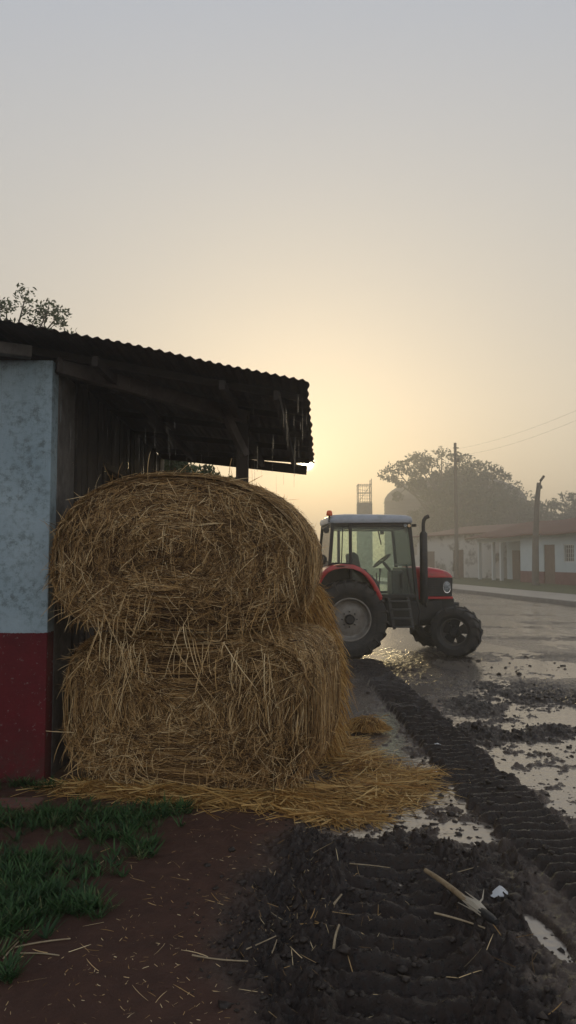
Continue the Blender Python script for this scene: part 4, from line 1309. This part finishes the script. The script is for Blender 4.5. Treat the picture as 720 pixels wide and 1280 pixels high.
for sy in (-1, 1):
    mb = MB(); mb.prism([(.10, 1.055), (.62, 1.055), (.58, 1.30), (.34, 1.52), (.10, 1.58)], sy * .36, sy * .60); mb.build('side_console', blk, TR, bevel=.02)
# steps
mb = MB(); mb.bar((.70, -.82, 1.02), (.79, -.84, .50), .022, .05); mb.bar((1.04, -.82, 1.02), (1.12, -.84, .50), .022, .05); mb.bar((.70, -.82, 1.02), (.70, -.66, 1.02), .03); mb.bar((1.04, -.82, 1.02), (1.04, -.66, 1.02), .03)
ld = mb.build('ladder', mat('step_metal', (.06, .06, .062), .45), TR, bevel=.003)
for k, zz in enumerate((.98, .84, .69, .54)):
    xo = .70 + (1.02 - zz) * .16
    mb = MB(); mb.box((xo, -.90, zz - .012), (xo + .35, -.76, zz + .012)); mb.build('step', MATS['step_metal'], ld, bevel=.004)
mb = MB(); mb.tube([(1.22, -.70, 1.02), (1.27, -.72, .80), (1.25, -.70, .55)], .018, 8); mb.build('hose', blk, TR)

# ------------------------------------------------------------------ right side: houses
lime = mat('limewash_blue', (.42, .50, .54), .8, noise=(1.3, (.52, .60, .63), .3, .7), bump=(10, .3))
plin = mat('oxide_plinth', (.14, .045, .05), .8, noise=(2.5, (.20, .10, .095), .4, .7))
tile = bpy.data.materials.new('clay_tiles'); tile.use_nodes = True
n, l = tile.node_tree.nodes, tile.node_tree.links; b = n['Principled BSDF']; b.inputs['Roughness'].default_value = .85
tcn = n.new('ShaderNodeTexCoord'); tv = gnoise(2.6, 6, .7)
l.new(gramp(tv, [(.35, (.15, .06, .045)), (.66, (.10, .06, .05))]), b.inputs['Base Color'])
dwood = mat('door_wood', (.11, .07, .055), .7, noise=(3, (.16, .11, .085), .4, .7))
trimw = mat('trim_white', (.55, .58, .58), .7)
shadeglass = mat('dark_pane', (.05, .06, .065), .15, spec=.6)

HP0 = Vector((14.55, 56.8)); HDIR = Vector((2.3, -12.4)).normalized()      # facade runs towards the camera
HN = Vector((HDIR.y, -HDIR.x)); HN = Vector((-abs(HN.x), HN.y * (1 if HN.x < 0 else -1)))  # outwards, to the road
if HN.x > 0: HN = -HN


def frame_matrix(p0, d, n_):
    """local x along the facade, y inwards, z up"""
    return Matrix(((d.x, -n_.x, 0, p0.x), (d.y, -n_.y, 0, p0.y), (0, 0, 1, .11), (0, 0, 0, 1)))


def s_at(px):                                              # metres along the facade where a view direction meets it
    k = (px - 360) / F
    # p = HP0 + s*HDIR ; x/y = k
    return (k * HP0.y - HP0.x) / (HDIR.x - k * HDIR.y)


house = thing('row_house', (0, 0, 0), 'long single storey pale blue house with red plinth and clay tiled roof', 'house')
house.matrix_world = frame_matrix(HP0, HDIR, HN)
sP = s_at(650); sD0, sD1 = s_at(679), s_at(693); sW0, sW1 = s_at(704), s_at(717)
L_ = 30.0; dep = 8.0; EH = 3.25


def hb(lo, hi, name, m, bev=.01, par=house):
    mb = MB(); mb.box(lo, hi); return mb.build(name, m, par, smooth=False, bevel=bev)


mb = MB()
mb.box((sP, 0, .75), (sD0, .2, EH)); mb.box((sD1, 0, .75), (sW0, .2, EH)); mb.box((sD0, 0, 2.45), (sD1, .2, EH))
mb.box((sW0, 0, .75), (sW1, .2, 1.35)); mb.box((sW0, 0, 2.45), (sW1, .2, EH)); mb.box((sW1, 0, .75), (L_, .2, EH))
mb.box((0, 2.4, 0), (sP, 2.6, EH)); mb.box((sP, .2, 0), (sP + .2, 2.6, EH)); mb.box((0, 2.6, 0), (.2, dep, EH)); mb.box((L_ - .2, .2, 0), (L_, dep, EH)); mb.box((.2, dep - .2, 0), (L_ - .2, dep, EH))
mb.build('wall', lime, house, smooth=False)
mb = MB(); mb.box((sP - .01, -.03, -.1), (sD0, .2, .75)); mb.box((sD1, -.03, -.1), (L_, .2, .75)); mb.build('plinth', plin, house, smooth=False)
hb((0, -.06, 2.78), (sP, .14, 3.05), 'lintel', trimw)
hb((sP, -.04, 2.98), (L_, -.003, 3.10), 'cornice', trimw)
for sx in (.1, 2.4, sP - 3.0):
    hb((sx, -.05, -.1), (sx + .22, .17, 2.78), 'porch_post', trimw)
hb((1.0, 2.32, 0), (2.1, 2.397, 2.2), 'porch_door', dwood)
hb((sP - 2.6, 2.30, 0), (sP - .4, 2.397, 2.4), 'porch_gate', dwood)
dr = hb((sD0, .06, .0), (sD1, .12, 2.45), 'door', dwood)
wf = MB(); 
for a_, c_ in (((sW0, 0.03, 1.35), (sW0 + .07, .1, 2.45)), ((sW1 - .07, .03, 1.35), (sW1, .1, 2.45)), ((sW0 + .07, .03, 1.35), (sW1 - .07, .1, 1.42)), ((sW0 + .07, .03, 2.38), (sW1 - .07, .1, 2.45))): wf.box(a_, c_)
for k in range(1, 5): xx = sW0 + (sW1 - sW0) * k / 5; wf.box((xx - .012, .04, 1.42), (xx + .012, .06, 2.38))
for k in range(1, 4): wf.box((sW0 + .07, .062, 1.35 + k * .27), (sW1 - .07, .075, 1.37 + k * .27))
wfo = wf.build('window', trimw, house, smooth=False)
mb = MB(); mb.box((sW0 + .07, .11, 1.42), (sW1 - .07, .13, 2.38)); mb.build('pane', shadeglass, wfo, smooth=False)
# tiled roof with wavy courses
nu, nv = 420, 24; vs = []
for layer in (0, 1):
    for j in range(nv):
        v = j / (nv - 1)
        for i in range(nu):
            u = i / (nu - 1); x = -.7 + (L_ + 1.4) * u
            if v <= .5: yy = -.75 + (dep / 2 + .75) * (v * 2); zz = EH - .13 + (v * 2) * 1.25
            else: yy = dep / 2 + (dep / 2 + .5) * (v * 2 - 1); zz = EH + 1.12 - (v * 2 - 1) * 1.25
            zz += .035 * math.sin(x * 2 * PI / .30) + .04 * math.sin(x * .9) + .03 * ((j % 3) / 3) - (.07 if layer else 0)
            vs.append((x, yy, zz))
ii = np.arange(nu * nv).reshape(nv, nu)
Fr = np.stack([ii[:-1, :-1], ii[:-1, 1:], ii[1:, 1:], ii[1:, :-1]], 2).reshape(-1, 4)
rims = [np.stack([a_[:-1], a_[:-1] + nu * nv, a_[1:] + nu * nv, a_[1:]], 1) for a_ in (ii[0], ii[-1], ii[:, 0], ii[:, -1])]
raw_mesh('roof', np.array(vs), np.concatenate([Fr, Fr[:, ::-1] + nu * nv] + rims), tile, house, smooth=True)
mb = MB(); mb.add([(.05, 0.2, EH), (.05, dep, EH), (.05, dep / 2, EH + 1.0), (.25, .2, EH), (.25, dep, EH), (.25, dep / 2, EH + 1.0)], [(0, 1, 2), (3, 4, 5), (0, 1, 4, 3), (1, 2, 5, 4), (2, 0, 3, 5)])
mb.build('gable', lime, house, smooth=False)

# older building beyond it, patchy white walls
peel = mat('patchy_limewash', (.50, .49, .46), .85, noise=(.7, (.16, .14, .12), .50, .60), bump=(8, .5))
old = thing('old_building', (0, 0, 0), 'derelict low building with patchy white walls beyond the blue house', 'building')
old.matrix_world = frame_matrix(Vector((11.6, 66.5)), Vector((4.2, -6.5)).normalized(), Vector((-6.5, -4.2)).normalized())


def ob(lo, hi, name, m): mb = MB(); mb.box(lo, hi); return mb.build(name, m, old, smooth=False, bevel=.01)


mb = MB(); mb.box((0, 0, 0), (1.2, .25, 3.5)); mb.box((1.2, 0, 2.2), (2.2, .25, 3.5)); mb.box((2.2, 0, 0), (4.4, .25, 3.6)); mb.box((4.4, 0, 2.3), (5.6, .25, 3.6)); mb.box((5.6, 0, 0), (9.5, .25, 3.6)); mb.box((0, .25, 0), (.25, 6, 3.5)); mb.box((9.25, .25, 0), (9.5, 6, 3.6)); mb.box((.25, 5.75, 0), (9.25, 6, 3.5))
mb.build('wall', peel, old, smooth=False)
ob((1.2, .1, 0), (2.2, .16, 2.2), 'door', dwood); ob((4.4, .1, 0), (5.6, .16, 2.3), 'gate', dwood)
mb = MB(); mb.add([(-.3, -.5, 3.45), (9.9, -.5, 3.6), (9.9, 6.4, 4.6), (-.3, 6.4, 4.5), (-.3, -.5, 3.55), (9.9, -.5, 3.7), (9.9, 6.4, 4.7), (-.3, 6.4, 4.6)], [(0, 3, 2, 1), (4, 5, 6, 7), (0, 1, 5, 4), (1, 2, 6, 5), (2, 3, 7, 6), (3, 0, 4, 7)])
mb.build('roof', tile, old, smooth=False)
ob((-4.5, 1.0, 0), (-.35, 1.2, 1.9), 'low_annex', peel)

# silo with a domed top
silo_m = mat('silo_sheet', (.07, .062, .052), .7, metal=.0, noise=(.5, (.12, .105, .09), .35, .65))
silo = thing('silo', (31.05, 138, -.8), 'huge grey domed silo half hidden behind the big tree', 'silo')
silo.scale = (1.5,) * 3
mb = MB(); RS = 8.6; prof = [(RS, 0)]
for k in range(1, 19): prof += [(RS, k * .48 - .03), (RS + .05, k * .48)]
mb.lathe(prof, 64, 'z'); mb.build('drum', silo_m, silo, ang=60)
mb = MB(); mb.lathe([(RS + .12, 8.62)] + [(RS * math.cos(a) + .06, 8.7 + 3.2 * math.sin(a)) for a in [k / 10 * PI / 2 for k in range(11)]], 64, 'z'); mb.build('dome', silo_m, silo, ang=40)

# little tower with a steel frame on its top
tow = thing('tower', (11.3, 108, -.6), 'slim square tower with an open steel frame on top, far beyond the tractor', 'tower')
tow.scale = (1.5,) * 3
mb = MB(); mb.box((-.78, -.7, 0), (.62, .7, 6.9)); mb.build('shaft', conc, tow, smooth=False, bevel=.03)
mb = MB()
for x in (-.72, .55):
    for yv in (-.6, .6): mb.bar((x, yv, 6.9), (x, yv, 8.75 if x < 0 else 9.25), .07)
for zz in (7.0, 7.9, 8.7):
    for yv in (-.6, .6): mb.bar((-.72, yv, zz), (.55, yv, zz), .05)
    for x in (-.72, .55): mb.bar((x, -.6, zz), (x, .6, zz), .05)
for k in range(1, 6):
    x = -.72 + k * 1.27 / 6; mb.bar((x, -.6, 6.95), (x + random.uniform(-.12, .12), -.6, 8.7), .035)
for zz in (7.3, 7.6, 8.2, 8.45): mb.bar((-.72, -.6, zz), (.55, -.6, zz + random.uniform(-.2, .2)), .03)
mb.bar((-.72, -.6, 7.0), (.55, -.6, 8.7), .04)
mb.build('steel_frame', blk, tow, smooth=False)

# poles
pole_m = mat('pole_concrete', (.10, .09, .08), .85, noise=(2, (.15, .135, .12), .4, .7))
pole = thing('utility_pole', (13.05, 57.3, .1), 'tall straight utility pole before the big tree, carrying the wires', 'utility pole')
mb = MB(); mb.tube([(0, 0, -.3), (0, 0, 6), (.0, 0, 10.6)], [.17, .14, .11], 12); mb.build('pole', pole_m, pole)
mb = MB(); mb.bar((-.16, .0, 10.2), (.26, -.05, 10.2), .08); mb.build('crossarm', pole_m, pole)
mb = MB(); mb.bar((-.14, 0, 9.65), (.22, -.05, 9.65), .07); mb.build('crossarm', pole_m, pole)
mb = MB(); mb.box((.10, -.12, 9.1), (.30, .12, 9.4)); mb.build('fuse_box', pole_m, pole)
lp = thing('lamp_post', (14.66, 44, .1), 'leaning wooden lamp post with a small lamp head before the blue house', 'lamp post')
mb = MB(); mb.tube([(0, 0, -.3), (.05, 0, 2.5), (.20, 0, 5.0), (.34, 0, 6.1)], [.22, .19, .15, .13], 12); mb.build('pole', pole_m, lp)
mb = MB(); mb.bar((.34, 0, 5.9), (.46, -.05, 6.3), .09); mb.bar((.40, -.04, 6.20), (.62, -.12, 6.52), .18, .14); mb.box((.20, -.12, 5.75), (.50, .10, 5.95)); mb.build('lamp_head', blk, lp, bevel=.03)
p2 = thing('utility_pole', (15.6, 27.5, .1), 'near utility pole out of the road on the verge, wires end here', 'utility pole')
mb = MB(); mb.tube([(0, 0, -.3), (0, 0, 9.6)], [.17, .12], 12); mb.build('pole', pole_m, p2)
wire_m = mat('wire', (.03, .03, .03), .6)
for k, (ox, zo) in enumerate(((.22, 10.25), (.2, 9.7))):
    mb = MB(); a = Vector((13.05 + ox, 57.3, zo)); c = Vector((15.6 + ox * .2, 27.5, 9.55 - .35 * k)); ps = []
    for i in range(25): t = i / 24; p = a.lerp(c, t); p.z -= 1.0 * 4 * t * (1 - t) * (.55 + .1 * k); ps.append(p)
    mb.tube(ps, .0045, 5)
    tag(mb.build('power_line', wire_m), ['upper of the two power lines leaving the tall utility pole', 'lower of the two power lines leaving the tall utility pole'][k], 'power line', 'power lines')


# ------------------------------------------------------------------ trees
def leaf_cloud(centres, radii, per, size, rng, flat=.75):
    C_ = np.repeat(np.array(centres), per, axis=0); Rr = np.repeat(np.array(radii), per)
    n_ = len(C_)
    dr_ = rng.normal(size=(n_, 3)); dr_ /= np.linalg.norm(dr_, axis=1, keepdims=True)
    rad = rng.uniform(.25, 1.0, n_) ** .6
    pos = C_ + dr_ * (Rr * rad)[:, None] * np.array([1, 1, flat])
    # leaf quads, slightly folded clusters
    a = rng.normal(size=(n_, 3)); a /= np.linalg.norm(a, axis=1, keepdims=True)
    b_ = np.cross(a, rng.normal(size=(n_, 3))); b_ /= np.linalg.norm(b_, axis=1, keepdims=True)
    sz = size * rng.uniform(.55, 1.4, n_)
    a = a * sz[:, None]; b_ = b_ * sz[:, None] * .42
    V = np.stack([pos - a, pos - b_ * .9, pos + a, pos + b_], 1).reshape(-1, 3)
    Fq = np.arange(n_ * 4).reshape(-1, 4)
    tn = np.repeat(np.clip(rng.normal(.5, .22, n_), 0, 1), 4)
    return V, Fq, tn


leaf_m = tone_mat('tree_leaves', [(0, (.016, .030, .012)), (.5, (.035, .060, .022)), (1, (.075, .10, .035))], .6, .3, .25)
leaf_n = tone_mat('near_tree_leaves', [(0, (.02, .045, .016)), (.5, (.045, .085, .03)), (1, (.09, .13, .045))], .55, .3, .3)
bark = mat('bark', (.06, .05, .042), .9, noise=(4, (.10, .085, .07), .4, .7), bump=(10, .6))


def tree(loc, label, seed, base_r, fork_z, attract, leaf_r, per, size, lm, group=None, name='tree', twigs=3, trunk_lean=(0, 0)):
    """attract: crown points relative to the base"""
    rng = np.random.default_rng(seed); rn = random.Random(seed)
    far_k = 1.6 if loc[1] > 60 else 1.0                 # the far trees are large ones, well behind the houses
    root = thing(name, (loc[0] * far_k, loc[1] * far_k, -.5 if far_k > 1 else 0), label, 'tree', group=group)
    root.scale = (far_k,) * 3
    mb = MB(); fz = Vector((trunk_lean[0], trunk_lean[1], fork_z))
    mb.tube([(0, 0, -.4), (fz.x * .3, fz.y * .3, fork_z * .5), fz], [base_r * 1.15, base_r * .9, base_r * .75], 10)
    cs, rs = [], []
    for q in attract:
        q = Vector(q); st_ = Vector((fz.x * .6, fz.y * .6, fork_z * rn.uniform(.75, 1.0))); mid = st_.lerp(q, .5) + Vector((rn.uniform(-.1, .1), rn.uniform(-.1, .1), .10)) * (q - st_).length
        m1 = st_.lerp(mid, .5) + Vector((rn.uniform(-.05, .05), rn.uniform(-.05, .05), .0)) * (q - st_).length
        mb.tube([st_, m1, mid, mid.lerp(q, .55) + Vector((0, 0, .02)), q], [base_r * .5, base_r * .36, base_r * .24, base_r * .14, base_r * .05], 7)
        cs.append(tuple(q)); rs.append(leaf_r * rn.uniform(.7, 1.25))
        for t in range(twigs):
            s0 = mid.lerp(q, rn.uniform(.1, .8)); e0 = s0 + Vector((rn.gauss(0, 1), rn.gauss(0, 1), rn.gauss(.15, .6))).normalized() * leaf_r * rn.uniform(1.0, 2.0)
            mb.tube([s0, s0.lerp(e0, .5) + Vector((0, 0, .05 * leaf_r)), e0], [base_r * .10, base_r * .06, base_r * .025], 5)
            cs.append(tuple(e0)); rs.append(leaf_r * rn.uniform(.45, .9))
    mb.build('trunk', bark, root)
    V, Fq, tn = leaf_cloud(cs, rs, per, size, rng)
    raw_mesh('crown', V, Fq, lm, root, tone=tn)
    return root


def ell(n_, c, r, seed, zmin=-9, shell=.55):
    rng = np.random.default_rng(seed); out = []
    while len(out) < n_:
        v = rng.normal(size=3); v /= np.linalg.norm(v); v *= rng.uniform(shell, 1)
        p = (c[0] + v[0] * r[0], c[1] + v[1] * r[1], c[2] + v[2] * r[2])
        if p[2] > zmin: out.append(p)
    return out


# big spreading tree beyond the road
att = ell(60, (1.3, 0, 5.9), (4.3, 4.0, 4.1), 3, 2.2, .35) + [(-5.6, 0, 9.0), (-4.8, -.3, 9.5), (-4.0, .4, 9.7), (-3.2, 0, 10.3), (-2.4, .3, 10.6), (-.6, 0, 11.0), (.6, 0, 10.6), (-1.6, 0, 10.2), (2.6, 0, 9.9), (4.2, 0, 9.3), (5.2, 0, 8.7), (3.4, 0, 9.6), (1.6, 0, 10.3), (6.0, 0, 7.8), (4.6, .4, 7.8), (5.6, -.3, 6.6), (-.2, .3, 9.6), (2.4, .3, 9.0), (1.0, -.4, 9.2)]
tree((14.6, 67, 0), 'large spreading tree behind the tall utility pole, hiding part of the silo', 3, .42, 3.6, att, .9, 120, .17, leaf_m, 'trees beyond the road')
tree((22.0, 72, 0), 'mid-sized round tree just right of the large spreading tree', 4, .30, 2.6, ell(44, (0, 0, 4.9), (4.4, 3.5, 3.4), 8, 2, .35), 1.05, 95, .18, leaf_m, 'trees beyond the road')
tree((28.5, 74, 0), 'lower tree above the blue house roof at the edge of the picture', 5, .28, 2.4, ell(42, (0, 0, 4.1), (4.8, 3.5, 3.0), 12, 1.8, .35) + [(-.6, 0, 7.6), (1.8, 0, 7.9)], 1.0, 80, .18, leaf_m, 'trees beyond the road')
tree((17.3, 84, 0), 'dim bushy tree in the haze at the foot of the silo', 6, .3, 2.2, ell(26, (0, 0, 3.2), (3.6, 3, 2.6), 14, 1.0), 1.1, 60, .2, leaf_m, 'trees beyond the road')

# tree whose top shows over the shed roof, and the bush behind the shed
tree((-5.85, 15.5, 0), 'tree whose twiggy top rises over the left end of the shed roof', 7, .16, 4.2,
     [(.25, 0, 7.35), (-.2, .1, 7.15), (-.8, 0, 7.4), (-.5, 0, 6.9), (.75, 0, 7.05), (.95, .1, 6.95), (.45, 0, 6.85), (-1.2, 0, 7.0), (-.1, 0, 6.6), (.5, .3, 6.5), (1.0, .2, 6.5), (-.9, .3, 6.3)], .32, 80, .05, leaf_n, 'trees behind the shed', twigs=4)
tree((-1.95, 13.2, 0), 'small leafy tree behind the shed, seen under the low roof edge', 8, .09, 1.6,
     ell(44, (.02, 0, 3.0), (.66, .8, .78), 19, 2.0, .2) + [(.72, 0, 2.95), (.85, 0, 2.8), (.6, 0, 3.1), (.95, .1, 3.02)], .24, 130, .055, leaf_n, 'trees behind the shed', twigs=3)

# ------------------------------------------------------------------ haze
HAZE_DENSITY = .0053
hm = bpy.data.materials.new('haze'); hm.use_nodes = True
n, l = hm.node_tree.nodes, hm.node_tree.links
n.remove(n['Principled BSDF'])
pv = n.new('ShaderNodeVolumePrincipled'); pv.inputs['Color'].default_value = (.93, .91, .88, 1); pv.inputs['Density'].default_value = HAZE_DENSITY; pv.inputs['Anisotropy'].default_value = .58
l.new(pv.outputs[0], n['Material Output'].inputs['Volume'])
mb = MB(); mb.box((-330, -130, -1.2), (330, 440, 22.0))
hzo = mb.build('haze', hm, smooth=False)
tag(hzo, 'pale morning haze filling the air', 'haze', kind='stuff')
